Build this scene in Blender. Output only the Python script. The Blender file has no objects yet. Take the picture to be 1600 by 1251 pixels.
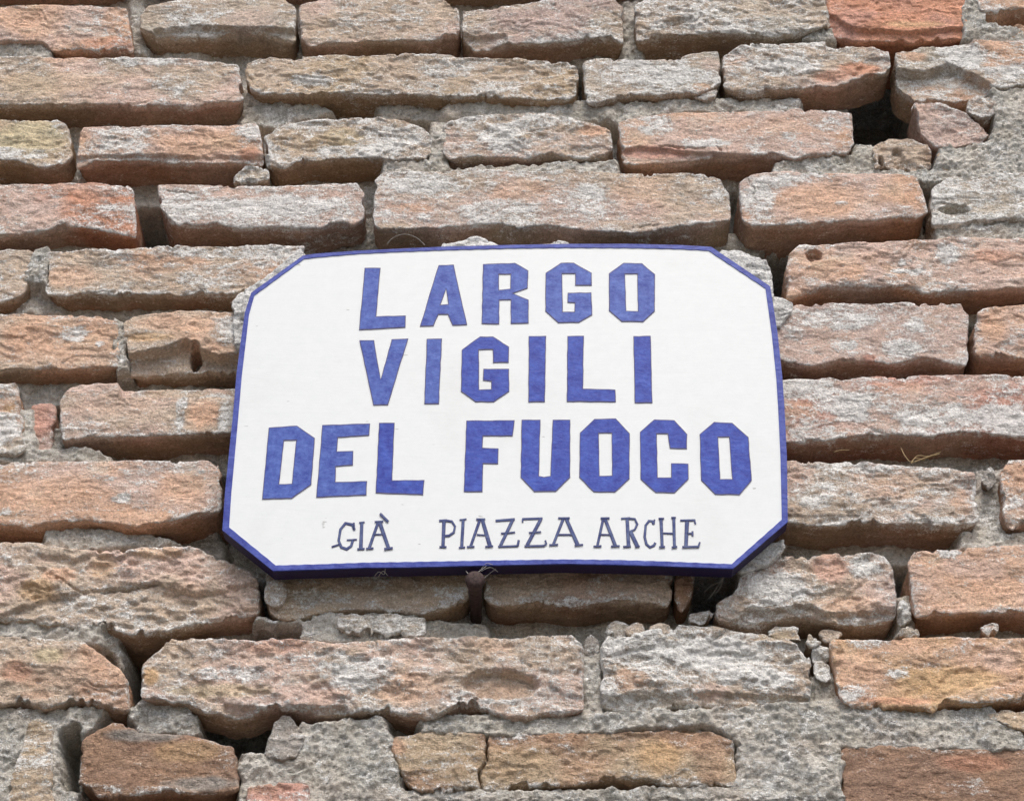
import bpy, math, random
import numpy as np
from mathutils import Vector
from mathutils.geometry import tessellate_polygon

R = math.radians
scene = bpy.context.scene
COL = scene.collection

# ------------------------------------------------------------------ camera
PITCH = R(33.95)
FPX = 3300.0            # focal length in photo pixels (photo 1600 x 1251)
DIST = 1.707
ZC = 2.60               # height of the middle of the sign above the ground
cp, sp_ = math.cos(PITCH), math.sin(PITCH)
CAM = np.array([0.0, -DIST * cp, ZC - DIST * sp_])
cam_d = bpy.data.cameras.new('camera')
cam = bpy.data.objects.new('camera', cam_d)
COL.objects.link(cam)
cam.location = CAM
cam.rotation_euler = (math.pi / 2 + PITCH, 0, 0)
cam_d.sensor_width = 36
cam_d.lens = 36 * FPX / 1600
cam_d.clip_start = 0.05
cam_d.clip_end = 500
scene.camera = cam

# ------------------------------------------------------------------ light
world = bpy.data.worlds.new('World')
scene.world = world
world.use_nodes = True
wn = world.node_tree
sky = wn.nodes.new('ShaderNodeTexSky')
sky.sky_type = 'NISHITA'
sky.sun_disc = False
SUN_EL, SUN_AZ = R(58), R(168)        # azimuth measured from +Y towards +X
sky.sun_elevation = SUN_EL
sky.sun_rotation = SUN_AZ
sky.air_density = 1.0
sky.dust_density = 4.0
sky.ozone_density = 0.6
wn.links.new(sky.outputs[0], wn.nodes['Background'].inputs[0])
wn.nodes['Background'].inputs[1].default_value = 0.135
sun_d = bpy.data.lights.new('sun', 'SUN')
sun_d.energy = 1.55
sun_d.angle = R(26)
sun_d.color = (1.0, 0.965, 0.92)
sun = bpy.data.objects.new('sun', sun_d)
COL.objects.link(sun)
d = Vector((math.sin(SUN_AZ) * math.cos(SUN_EL), math.cos(SUN_AZ) * math.cos(SUN_EL), math.sin(SUN_EL)))
sun.rotation_euler = d.to_track_quat('Z', 'Y').to_euler()
sun.location = (0, -3, 6)
scene.view_settings.view_transform = 'Standard'
scene.view_settings.look = 'None'
scene.view_settings.exposure = 0.24
scene.view_settings.gamma = 1.0

# ------------------------------------------------------------------ helpers
def W(px, py, dep=0.0):
    """Where the line of sight of a traced photo point meets the wall layer y = dep (metres)."""
    px = np.asarray(px, float); py = np.asarray(py, float)
    a = px - 800.0; b = -(py - 625.5)
    ry = cp * FPX - sp_ * b
    rz = sp_ * FPX + cp * b
    t = (dep - CAM[1]) / ry
    return CAM[0] + a * t, CAM[2] + rz * t

def lin(rgb):
    return tuple(((c / 255) / 12.92 if c / 255 <= 0.04045 else ((c / 255 + 0.055) / 1.055) ** 2.4) for c in rgb)

def hsh(i, j, k, seed):
    h = (i * np.uint32(374761393)) ^ (j * np.uint32(668265263)) ^ (k * np.uint32(2246822519)) ^ np.uint32((seed * 3266489917) & 0xffffffff)
    h = (h ^ (h >> np.uint32(13))) * np.uint32(1274126177)
    h = (h ^ (h >> np.uint32(16))) * np.uint32(2654435769)
    h = h ^ (h >> np.uint32(15))
    return h.astype(np.float32) * np.float32(2.0 / 4294967295.0) - np.float32(1)

def noise(x, y, z, seed=0):
    x = np.asarray(x, np.float32) + 1000; y = np.asarray(y, np.float32) + 1000; z = np.asarray(z, np.float32) + 1000
    x, y, z = np.broadcast_arrays(x, y, z)
    xi = np.floor(x); yi = np.floor(y); zi = np.floor(z)
    fx = x - xi; fy = y - yi; fz = z - zi
    xi = xi.astype(np.uint32); yi = yi.astype(np.uint32); zi = zi.astype(np.uint32)
    fx = fx * fx * (3 - 2 * fx); fy = fy * fy * (3 - 2 * fy); fz = fz * fz * (3 - 2 * fz)
    o = np.uint32(1)
    with np.errstate(over='ignore'):
        c000 = hsh(xi, yi, zi, seed); c100 = hsh(xi + o, yi, zi, seed)
        c010 = hsh(xi, yi + o, zi, seed); c110 = hsh(xi + o, yi + o, zi, seed)
        c001 = hsh(xi, yi, zi + o, seed); c101 = hsh(xi + o, yi, zi + o, seed)
        c011 = hsh(xi, yi + o, zi + o, seed); c111 = hsh(xi + o, yi + o, zi + o, seed)
    a = c000 + (c100 - c000) * fx; b = c010 + (c110 - c010) * fx
    c = c001 + (c101 - c001) * fx; e = c011 + (c111 - c011) * fx
    a = a + (b - a) * fy; c = c + (e - c) * fy
    return a + (c - a) * fz

def fbm(x, y, z, wl, seed=0, octv=3, gain=0.5):
    s = 0; amp = 1.0; tot = 0
    for o in range(octv):
        s = s + amp * noise(np.asarray(x) / wl + 17.3 * o, np.asarray(y) / wl, np.asarray(z) / wl + 5.1 * o, seed + o)
        tot += amp; amp *= gain; wl *= 0.47
    return s / tot

def sst(a, b, x):
    t = np.clip((x - a) / (b - a), 0, 1)
    return t * t * (3 - 2 * t)

def sdf_poly(px, py, poly):
    """signed distance (positive inside) of points to a polygon"""
    n = len(poly); dmin = np.full(px.shape, 1e9); inside = np.zeros(px.shape, bool)
    for i in range(n):
        ax, ay = poly[i]; bx, by = poly[(i + 1) % n]
        ex, ey = bx - ax, by - ay
        t = np.clip(((px - ax) * ex + (py - ay) * ey) / (ex * ex + ey * ey + 1e-18), 0, 1)
        dmin = np.minimum(dmin, np.hypot(px - ax - t * ex, py - ay - t * ey))
        c = ((ay > py) != (by > py)) & (px < (bx - ax) * (py - ay) / ((by - ay) if abs(by - ay) > 1e-12 else 1e-12) + ax)
        inside ^= c
    return np.where(inside, dmin, -dmin)

def np_mesh(name, V, F, mats, smooth=True, attrs=None, tri=False, matidx=None):
    me = bpy.data.meshes.new(name)
    V = np.ascontiguousarray(V, np.float32); F = np.ascontiguousarray(F, np.int32)
    k = F.shape[1]
    me.vertices.add(len(V)); me.vertices.foreach_set('co', V.ravel())
    me.loops.add(F.size); me.loops.foreach_set('vertex_index', F.ravel())
    me.polygons.add(len(F)); me.polygons.foreach_set('loop_start', np.arange(0, F.size, k, dtype=np.int32))
    for m in mats: me.materials.append(m)
    if matidx is not None: me.polygons.foreach_set('material_index', np.asarray(matidx, np.int32))
    me.polygons.foreach_set('use_smooth', np.full(len(F), smooth, bool))
    if attrs:
        for an, (ty, arr) in attrs.items():
            at = me.attributes.new(an, ty, 'POINT')
            if ty == 'FLOAT_COLOR':
                c4 = np.ones((len(V), 4), np.float32); c4[:, :3] = arr
                at.data.foreach_set('color', c4.ravel())
            else:
                at.data.foreach_set('value', np.ascontiguousarray(arr, np.float32))
    me.update(calc_edges=True)
    me.validate()
    return me

def link(name, me, parent=None, loc=None):
    o = bpy.data.objects.new(name, me)
    COL.objects.link(o)
    if loc is not None: o.location = loc
    if parent is not None:
        o.parent = parent
    return o

def thing(name, label, cat, loc=(0, 0, 0), me=None):
    o = bpy.data.objects.new(name, me); COL.objects.link(o)
    o.location = loc; o['label'] = label; o['category'] = cat
    return o

def part(name, V, F, mats, parent, **kw):
    """part whose own origin is at its middle; V in world metres"""
    V = np.asarray(V, float)
    c = (V.max(0) + V.min(0)) / 2
    me = np_mesh(name, V - c, F, mats, **kw)
    pl = np.array(parent.location)
    if parent.parent: pl = pl + np.array(parent.parent.location)
    return link(name, me, parent, c - pl)

# ------------------------------------------------------------------ materials
class NT:
    def __init__(s, name):
        s.m = bpy.data.materials.new(name); s.m.use_nodes = True
        s.t = s.m.node_tree; s.b = s.t.nodes['Principled BSDF']
    def n(s, ty, **kw):
        nd = s.t.nodes.new(ty)
        for k, v in kw.items(): setattr(nd, k, v)
        return nd
    def l(s, a, b): s.t.links.new(a, b)
    def noise(s, vec, scale, detail=4, rough=0.6, dist=0):
        nd = s.n('ShaderNodeTexNoise'); s.l(vec, nd.inputs['Vector'])
        nd.inputs['Scale'].default_value = scale; nd.inputs['Detail'].default_value = detail
        nd.inputs['Roughness'].default_value = rough; nd.inputs['Distortion'].default_value = dist
        return nd.outputs[0]
    def math(s, op, a, b=None, clamp=False):
        nd = s.n('ShaderNodeMath', operation=op, use_clamp=clamp)
        for i, v in enumerate((a, b)):
            if v is None: continue
            if isinstance(v, (int, float)): nd.inputs[i].default_value = v
            else: s.l(v, nd.inputs[i])
        return nd.outputs[0]
    def maprange(s, v, a, b, c=0, d_=1, smooth=False):
        nd = s.n('ShaderNodeMapRange'); s.l(v, nd.inputs[0])
        if smooth: nd.interpolation_type = 'SMOOTHSTEP'
        for i, x in enumerate((a, b, c, d_)): nd.inputs[i + 1].default_value = x
        return nd.outputs[0]
    def mix(s, fac, a, b, blend='MIX'):
        nd = s.n('ShaderNodeMix', data_type='RGBA', blend_type=blend)
        for k, v in ((0, fac), (6, a), (7, b)):
            if isinstance(v, (int, float)): nd.inputs[k].default_value = v
            elif isinstance(v, tuple): nd.inputs[k].default_value = (*v[:3], 1)
            else: s.l(v, nd.inputs[k])
        return nd.outputs[2]
    def bump(s, h, strength, dist, prev=None):
        nd = s.n('ShaderNodeBump'); s.l(h, nd.inputs['Height'])
        nd.inputs['Strength'].default_value = strength; nd.inputs['Distance'].default_value = dist
        if prev is not None: s.l(prev, nd.inputs['Normal'])
        return nd.outputs[0]

LIME = lin((246, 246, 242))

def masonry_material(name, mortar=False):
    t = NT(name)
    geo = t.n('ShaderNodeNewGeometry'); pos = geo.outputs['Position']
    mp = t.n('ShaderNodeMapping'); t.l(pos, mp.inputs[0]); mp.inputs['Scale'].default_value = (0.55, 1, 1.25)
    an = mp.outputs[0]
    col = t.n('ShaderNodeAttribute', attribute_name='tint').outputs['Color']
    lime = t.n('ShaderNodeAttribute', attribute_name='lime').outputs['Fac']
    n1 = t.noise(an, 160, 5, 0.65)
    n2 = t.noise(pos, 460, 4, 0.75)
    n3 = t.noise(pos, 1050, 3, 0.75)
    n4 = t.noise(an, 60, 5, 0.6, 0.4)
    # mottling of the body
    v = t.maprange(n1, 0.3, 0.7, 0.80, 1.17)
    v2 = t.maprange(n2, 0.3, 0.7, 0.68, 1.27)
    v3 = t.maprange(n3, 0.3, 0.7, 0.72, 1.26)
    vv = t.math('MULTIPLY', t.math('MULTIPLY', v, v2), v3)
    hue = t.mix(t.maprange(n4, 0.42, 0.68, 0, 0.45), col, t.mix(1.0, col, (1.10, 0.98, 0.87), 'MULTIPLY'))
    cc = t.n('ShaderNodeCombineColor')
    for i in range(3): t.l(vv, cc.inputs[i])
    body = t.mix(1.0, hue, cc.outputs[0], 'MULTIPLY')
    # lime crust
    k = t.math('ADD', lime, t.math('MULTIPLY', t.math('SUBTRACT', n1, 0.5), 1.5))
    k = t.math('ADD', k, t.math('MULTIPLY', t.math('SUBTRACT', n2, 0.5), 1.3))
    k = t.math('ADD', k, t.math('MULTIPLY', t.math('SUBTRACT', n3, 0.5), 0.6))
    k = t.maprange(k, 0.22, 0.66, 0, 0.9, True)
    lc = t.mix(1.0, LIME, cc.outputs[0], 'MULTIPLY')
    c = t.mix(k, body, lc)
    # small dark pits
    n5 = t.noise(an, 520 if mortar else 800, 3, 0.6)
    pit = t.maprange(n5, 0.60 if mortar else 0.64, 0.72, 0, 0.6 if mortar else 0.5)
    # flaking ledges: a stepped noise
    def ledges(scale, steps, dist):
        q = t.math('MULTIPLY', t.noise(an, scale, 4, 0.62, dist), steps)
        fl_ = t.math('FLOOR', q); fr_ = t.math('SUBTRACT', q, fl_)
        return t.math('ADD', fl_, t.maprange(fr_, 0.38, 0.62, 0, 1, True))
    led = ledges(95, 9, 0.3); led2 = ledges(230, 6, 0.2)
    c = t.mix(pit, c, t.mix(1.0, c, (0.42, 0.36, 0.32), 'MULTIPLY'))
    t.l(c, t.b.inputs['Base Color'])
    t.b.inputs['Roughness'].default_value = 0.95
    t.b.inputs['Specular IOR Level'].default_value = 0.15
    h = t.math('ADD', t.math('MULTIPLY', n1, 1.0), t.math('MULTIPLY', n2, 0.65))
    h = t.math('ADD', h, t.math('MULTIPLY', n3, 0.32))
    h = t.math('ADD', h, t.math('MULTIPLY', k, 0.18))
    nb = t.bump(t.math('ADD', led, t.math('MULTIPLY', led2, 0.6)), 0.9, 0.00042 if mortar else 0.00055)
    nb = t.bump(t.math('MULTIPLY', pit, -1), 1.0, 0.0016 if mortar else 0.0007, nb)
    t.l(t.bump(h, 1.0, 0.0023 if mortar else 0.0019, nb), t.b.inputs['Normal'])
    return t.m

M_BRICK = masonry_material('old_brick')
M_MORTAR = masonry_material('old_mortar', True)

def paint_material(name, c1, c2, sx=0.3, rough=0.45, specks=0.0, bs=0.5):
    t = NT(name)
    geo = t.n('ShaderNodeNewGeometry'); pos = geo.outputs['Position']
    mp = t.n('ShaderNodeMapping'); t.l(pos, mp.inputs[0])
    mp.inputs['Scale'].default_value = (sx, 1, 1)
    a = t.noise(mp.outputs[0], 240, 5, 0.6, 0.6)
    b = t.noise(pos, 95, 4, 0.6)
    e = t.noise(pos, 420, 3, 0.6)
    f = t.math('ADD', t.math('MULTIPLY', a, 0.18), t.math('ADD', t.math('MULTIPLY', b, 0.5), t.math('MULTIPLY', e, 0.32)))
    c = t.mix(t.maprange(f, 0.38, 0.62, 0, 1), c1, c2)
    if specks:
        m2_ = t.n('ShaderNodeMapping'); t.l(pos, m2_.inputs[0]); m2_.inputs['Scale'].default_value = (0.35, 1, 1)
        sp = t.maprange(t.noise(m2_.outputs[0], 210, 2, 0.5), 0.765, 0.80, 0, specks)
        c = t.mix(sp, c, lin((150, 150, 146)))
        c = t.mix(t.maprange(t.noise(pos, 14, 5, 0.6), 0.55, 0.8, 0, 0.22), c, lin((206, 208, 200)))
    t.l(c, t.b.inputs['Base Color'])
    t.b.inputs['Roughness'].default_value = rough
    t.b.inputs['Specular IOR Level'].default_value = 0.35
    hh = t.math('ADD', a, t.math('MULTIPLY', e, 0.3))
    t.l(t.bump(hh, bs, 0.0007), t.b.inputs['Normal'])
    return t.m

M_WHITE = paint_material('white_sign_paint', lin((241, 245, 245)), lin((236, 241, 241)), sx=0.16, rough=0.42, specks=0.6, bs=0.14)
M_BLUE = paint_material('blue_letter_paint', lin((12, 42, 152)), lin((56, 88, 190)), rough=0.45, bs=0.35, sx=.5)
M_BLUE2 = paint_material('faded_blue_letter_paint', lin((28, 58, 156)), lin((86, 114, 196)), rough=0.45, bs=0.35, sx=.5)
M_EDGE = paint_material('dark_letter_outline', lin((72, 72, 120)), lin((92, 88, 124)), rough=0.6)
M_BORDER = paint_material('blue_border_paint', lin((26, 44, 142)), lin((76, 94, 182)), rough=0.45, bs=0.6)
M_SIDE = paint_material('dark_blue_edge_paint', lin((28, 20, 66)), lin((42, 28, 70)), rough=0.5)
M_SMALL = paint_material('grey_blue_lettering', lin((48, 62, 120)), lin((96, 112, 154)), rough=0.6)

def simple_mat(name, c1, c2, scale, rough=0.8, metal=0.0, bd=0.0005):
    t = NT(name); geo = t.n('ShaderNodeNewGeometry')
    a = t.noise(geo.outputs['Position'], scale, 5, 0.65)
    t.l(t.mix(t.maprange(a, 0.35, 0.65), c1, c2), t.b.inputs['Base Color'])
    t.b.inputs['Roughness'].default_value = rough; t.b.inputs['Metallic'].default_value = metal
    t.l(t.bump(a, 0.8, bd), t.b.inputs['Normal'])
    return t.m
M_RUST = simple_mat('rusty_iron', lin((52, 38, 36)), lin((84, 66, 62)), 400, 0.75, 0.2, 0.0008)
M_STRAW = simple_mat('dry_straw', lin((176, 154, 112)), lin((142, 120, 84)), 500)
M_WEB = simple_mat('cobweb', lin((200, 198, 190)), lin((170, 168, 160)), 500)
M_GROUND = simple_mat('bounce_ground', lin((98, 92, 85)), lin((88, 82, 76)), 6, 0.9, 0, 0.003)  # surface of the added ground that bounces light onto the undersides

# ------------------------------------------------------------------ wall thing
wall = thing('brick_wall', 'weathered old brick wall with crumbling lime mortar joints around the sign', 'wall', (0, 0.03, 0))

# colours, as the clean face would look (sRGB)
PAL = {
    'pink': (204, 182, 170), 'orange': (204, 172, 149), 'tan': (191, 176, 159), 'grey': (190, 182, 168),
    'yellow': (192, 183, 155), 'red': (196, 156, 142), 'brown': (160, 134, 116), 'gold': (199, 170, 134),
    'mauve': (188, 170, 162), 'umber': (172, 144, 122), 'ochre': (189, 172, 148), 'white': (216, 213, 206),
    'slate': (156, 152, 146), 'rust': (198, 150, 126),
}
PALL = {k: np.array(lin(v), np.float32) * np.array([1.47, 1.44, 1.42], np.float32) for k, v in PAL.items()}

# local colour patches seen on the faces: (px, py, rx, ry, colour or 'w' for lime, strength)
PATCH = [
    (45, 35, 50, 26, 'orange', .8), (170, 70, 40, 12, 'rust', .7), (150, 40, 50, 20, 'w', .12),
    (290, 20, 50, 22, 'w', .22), (390, 30, 50, 18, 'mauve', .5), (640, 20, 30, 15, 'w', .25),
    (230, 97, 50, 9, 'w', .3), (270, 130, 40, 16, 'w', .25), (95, 93, 30, 5, 'orange', .6), (80, 130, 90, 20, 'ochre', .5),
    (485, 125, 36, 9, 'w', .4), (700, 110, 40, 14, 'w', .2), (780, 135, 50, 12, 'w', .22),
    (1010, 115, 80, 20, 'w', .28), (1095, 138, 18, 8, 'orange', .7), (1110, 100, 20, 12, 'mauve', .6),
    (1225, 105, 60, 14, 'w', .25), (1345, 108, 40, 10, 'rust', .8), (1300, 120, 30, 8, 'rust', .6),
    (1500, 85, 50, 20, 'w', .45), (1430, 88, 22, 10, 'orange', .8), (1560, 75, 25, 10, 'orange', .5), (1570, 115, 40, 15, 'w', .3),
    (1420, 40, 80, 14, 'rust', .5), (1340, 20, 30, 10, 'red', .5), (1430, 36, 50, 6, 'gold', .6),
    (45, 215, 55, 26, 'yellow', .9), (40, 240, 60, 10, 'w', .35), (85, 215, 12, 20, 'w', .2),
    (190, 215, 50, 20, 'w', .3), (180, 235, 60, 9, 'w', .2), (310, 225, 60, 20, 'orange', .8), (385, 210, 22, 16, 'w', .3), (390, 240, 15, 8, 'rust', .7),
    (590, 215, 60, 20, 'w', .3), (460, 220, 40, 20, 'ochre', .5), (540, 235, 70, 8, 'w', .25), (540, 215, 30, 15, 'yellow', .4),
    (790, 215, 40, 24, 'w', .32), (840, 190, 50, 10, 'w', .22), (925, 203, 28, 10, 'orange', .9), (815, 212, 16, 8, 'ochre', .8),
    (1025, 200, 35, 16, 'w', .4), (1095, 225, 50, 9, 'w', .4), (1020, 238, 55, 8, 'red', .8), (1230, 215, 15, 8, 'w', .3), (1290, 195, 26, 12, 'w', .2), (1230, 200, 90, 20, 'orange', .4),
    (175, 300, 40, 10, 'w', .3), (130, 310, 30, 12, 'rust', .5), (175, 325, 30, 6, 'w', .3), (60, 325, 50, 20, 'mauve', .5),
    (440, 325, 120, 16, 'w', .35), (290, 315, 40, 20, 'w', .18), (440, 293, 60, 6, 'orange', .5),
    (660, 290, 60, 18, 'w', .34), (640, 325, 40, 8, 'orange', .6), (780, 330, 60, 18, 'w', .3), (900, 305, 50, 20, 'w', .2), (930, 300, 30, 15, 'w', .25), (1000, 300, 60, 25, 'orange', .35), (820, 300, 60, 15, 'orange', .4),
    (1185, 320, 30, 28, 'w', .38), (1210, 285, 50, 10, 'w', .3), (1280, 315, 75, 28, 'orange', .85), (1260, 280, 60, 8, 'w', .25), (1315, 320, 12, 5, 'w', .5),
    (1400, 300, 40, 24, 'orange', .5),
    (1260, 387, 22, 8, 'w', .35), (1275, 400, 16, 10, 'umber', .7), (1480, 398, 22, 18, 'w', .45), (1300, 425, 60, 20, 'orange', .6), (1365, 430, 20, 18, 'mauve', .7), (1420, 425, 26, 5, 'w', .5), (1550, 400, 40, 10, 'rust', .5), (1410, 410, 8, 6, 'w', .4),
    (110, 430, 40, 20, 'orange', .6), (260, 410, 80, 16, 'orange', .4), (330, 430, 50, 22, 'w', .25), (300, 395, 60, 8, 'w', .2), (420, 400, 50, 15, 'w', .12),
    (40, 530, 40, 20, 'orange', .4), (118, 522, 18, 12, 'w', .35), (157, 537, 8, 6, 'w', .6),
    (270, 505, 60, 12, 'orange', .6), (235, 527, 40, 7, 'gold', .7), (350, 520, 22, 26, 'w', .35), (340, 540, 16, 10, 'orange', .6),
    (1310, 500, 60, 18, 'w', .35), (1240, 520, 20, 16, 'w', .25), (1325, 540, 16, 8, 'w', .5), (1410, 545, 40, 12, 'w', .3), (1360, 560, 14, 5, 'red', .9), (1430, 510, 20, 12, 'w', .3),
    (1550, 515, 25, 26, 'orange', .9), (1590, 520, 20, 20, 'w', .2),
    (10, 660, 16, 30, 'w', .4), (14, 640, 10, 14, 'gold', .7),
    (316, 650, 26, 24, 'orange', .9), (284, 640, 6, 34, 'w', .5), (330, 612, 34, 9, 'w', .35), (352, 650, 10, 24, 'w', .35), (200, 640, 70, 28, 'ochre', .3),
    (1330, 640, 34, 24, 'w', .55), (1260, 610, 50, 16, 'w', .35), (1250, 645, 30, 14, 'orange', .6), (1450, 650, 70, 22, 'w', .32), (1560, 655, 50, 22, 'w', .42), (1400, 610, 50, 10, 'orange', .35), (1330, 665, 30, 8, 'mauve', .6),
    (100, 770, 90, 30, 'orange', .6), (165, 748, 20, 5, 'w', .4), (190, 778, 16, 8, 'w', .45), (280, 760, 40, 30, 'orange', .8), (5, 800, 16, 10, 'w', .5),
    (1330, 730, 60, 9, 'w', .25), (1290, 775, 60, 22, 'w', .22), (1400, 760, 60, 24, 'gold', .25), (1500, 785, 20, 22, 'orange', .6), (1470, 815, 30, 6, 'w', .3),
    (95, 900, 24, 14, 'orange', .9), (60, 925, 30, 16, 'gold', .7), (160, 885, 20, 20, 'gold', .5), (250, 865, 50, 10, 'gold', .5), (30, 870, 40, 20, 'w', .18), (290, 925, 40, 14, 'orange', .3),
    (500, 930, 50, 16, 'w', .18), (640, 935, 60, 14, 'ochre', .5), (700, 925, 30, 20, 'w', .18), (950, 920, 90, 14, 'pink', .4),
    (1220, 920, 50, 30, 'w', .4), (1300, 890, 34, 26, 'red', .6), (1350, 890, 30, 16, 'w', .35), (1330, 945, 60, 14, 'orange', .6),
    (1480, 865, 22, 10, 'w', .5), (1520, 890, 60, 20, 'mauve', .5), (1560, 930, 50, 20, 'orange', .5), (1460, 905, 30, 14, 'orange', .4),
    (75, 1025, 24, 14, 'yellow', .8), (28, 1050, 26, 16, 'rust', .6), (150, 1020, 30, 20, 'orange', .8), (60, 1085, 30, 8, 'orange', .6), (35, 1090, 12, 6, 'w', .5), (110, 1010, 20, 10, 'w', .2),
    (235, 1060, 12, 14, 'gold', .9), (360, 1055, 60, 12, 'w', .35), (430, 1010, 50, 14, 'rust', .35), (340, 1080, 80, 12, 'yellow', .6), (560, 1055, 50, 30, 'w', .3), (640, 1080, 60, 26, 'orange', .5), (480, 1030, 60, 20, 'w', .18), (770, 1010, 40, 14, 'orange', .3),
    (1010, 1020, 60, 22, 'w', .2), (985, 1065, 28, 20, 'orange', .6), (1120, 1020, 80, 30, 'w', .32), (1220, 990, 40, 8, 'ochre', .8), (1110, 1082, 30, 12, 'pink', .6), (1180, 1060, 60, 20, 'w', .3),
    (1360, 1005, 36, 12, 'w', .35), (1420, 1010, 50, 14, 'orange', .6), (1480, 1065, 90, 20, 'gold', .9), (1400, 1055, 26, 8, 'w', .4), (1400, 1097, 60, 7, 'rust', .6), (1330, 1085, 20, 14, 'w', .4), (1560, 1030, 40, 20, 'pink', .5),
    (775, 1076, 54, 17, 'brown', .55), (782, 1098, 40, 6, 'w', .3),  # browner floor of the oval hollow, its slight shading painted in; lime below
    (160, 1165, 30, 36, 'umber', .9), (290, 1175, 50, 18, 'gold', .6), (230, 1150, 60, 10, 'slate', .9), (180, 1215, 70, 14, 'brown', .7), (320, 1225, 60, 12, 'slate', .9),
    (618, 1165, 18, 14, 'orange', .7), (1030, 1180, 40, 30, 'gold', .9), (870, 1170, 80, 8, 'w', .16), (800, 1215, 60, 10, 'ochre', .6), (1110, 1190, 30, 40, 'umber', .6), (780, 1190, 90, 26, 'gold', .3),
    (1520, 1190, 60, 14, 'rust', .6), (1400, 1215, 90, 30, 'brown', .5),
]
PATCHW = []
for p in PATCH:
    x, z = W(p[0], p[1]); x2, z2 = W(p[0] + p[2], p[1] + p[3])
    PATCHW.append((float(x), float(z), abs(float(x2 - x)), abs(float(z2 - z)), p[4], p[5]))

# relief on the faces: ('hollow', px, py, rx, ry, mm) / ('crack', pts, half width mm, mm) / ('step', polygon, mm, soft mm)
RELIEF = [
    ('hollow', 782, 1072, 66, 25, 8), ('hollow', 1492, 327, 26, 7, 9), ('hollow', 304, 549, 8, 19, 34),
    ('hollow', 1272, 400, 14, 10, 8), ('hollow', 1378, 250, 6, 9, 8), ('hollow', 1404, 245, 12, 16, 5),
    ('crack', [(757, 1130), (759, 1144), (761, 1188), (749, 1206), (753, 1245)], .8, 14),
    ('crack', [(90, 905), (130, 925), (250, 912)], .9, 4),
    ('crack', [(264, 300), (300, 304), (308, 303)], .7, 4),
    ('crack', [(1100, 233), (1060, 233), (1030, 230)], .8, 4),
    ('crack', [(1127, 238), (1118, 232)], .8, 4),
    ('crack', [(1168, 280), (1178, 300), (1176, 312)], .5, 3),
    ('crack', [(1330, 660), (1410, 690)], .5, 2),
    ('crack', [(990, 355), (1030, 352)], .7, 4),
    ('step', [(0, 990), (0, 965), (74, 937), (128, 922), (243, 911), (300, 930), (403, 915), (420, 1000), (0, 1010)], 3.5, 3),
    ('step', [(960, 235), (1000, 232), (1100, 240), (1180, 246), (1180, 270), (960, 270)], 4, 2),
    ('step', [(1296, 20), (1330, 38), (1400, 47), (1440, 47), (1520, 36), (1520, 80), (1290, 80)], 5, 2),
    ('step', [(1400, 110), (1450, 112), (1480, 100), (1540, 128), (1560, 150), (1400, 165)], 9, 3),
    ('step', [(1170, 950), (1208, 955), (1266, 946), (1290, 960), (1410, 952), (1410, 1000), (1110, 1000)], 5, 2),
    ('step', [(187, 556), (250, 545), (292, 530), (316, 548), (340, 556), (385, 552), (385, 620), (187, 620)], 12, 3),
    ('step', [(350, 1100), (420, 1108), (540, 1105), (540, 1150), (350, 1150)], 5, 3),
    ('step', [(935, 1090), (1000, 1088), (1130, 1085), (1265, 1090), (1265, 1140), (935, 1140)], 4, 2),
    ('step', [(715, 50), (745, 58), (790, 52), (800, 90), (715, 90)], 4, 3),
    ('step', [(240, 45), (310, 38), (470, 45), (470, 90), (230, 90)], 6, 3),
    ('step', [(120, 245), (150, 243), (420, 245), (420, 280), (110, 280)], 3, 2),
]
RELW = []
for r in RELIEF:
    if r[0] == 'hollow':
        x, z = W(r[1], r[2]); x2, z2 = W(r[1] + r[3], r[2] + r[4])
        RELW.append(('hollow', float(x), float(z), abs(float(x2 - x)), abs(float(z2 - z)), r[5] * .001))
    else:
        pts = [tuple(float(c) for c in W(a, b)) for a, b in r[1]]
        RELW.append((r[0], pts, r[2] * .001, r[3] * .001))

def seg_dist(x, z, pts):
    dm = np.full(x.shape, 1e9)
    for (ax, ay), (bx, by) in zip(pts[:-1], pts[1:]):
        ex, ey = bx - ax, by - ay
        t = np.clip(((x - ax) * ex + (z - ay) * ey) / (ex * ex + ey * ey), 0, 1)
        dm = np.minimum(dm, np.hypot(x - ax - t * ex, z - ay - t * ey))
    return dm

def relief(x, z):
    """extra depth of a face at (x, z)"""
    out = np.zeros_like(x)
    x0, x1, z0, z1 = x.min(), x.max(), z.min(), z.max()
    wx = x + .0016 * fbm(x, 0, z, .006, 91, 2); wz = z + .0016 * fbm(x, 0, z, .006, 95, 2)
    for r in RELW:
        if r[0] == 'hollow':
            _, cx, cz, rx, rz, dd = r
            if cx < x0 or cx > x1 or cz < z0 or cz > z1: continue
            q = np.sqrt(((wx - cx) / rx) ** 2 + ((wz - cz) / rz) ** 2)
            out += dd * (1 - sst(.78, 1.02, q)) * (1 - .25 * np.clip(-(wz - cz) / rz, -1, 1))
        else:
            pts = r[1]
            px = [p[0] for p in pts]; pz = [p[1] for p in pts]
            if max(px) < x0 or min(px) > x1 or max(pz) < z0 or min(pz) > z1: continue
            if r[0] == 'crack':
                out += r[3] * (1 - sst(0, 1, seg_dist(wx, wz, pts) / (r[2] * 1.3)))
            else:
                out += r[2] * sst(-.5, .5, sdf_poly(wx, wz, pts) / r[3])
    return out

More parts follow.
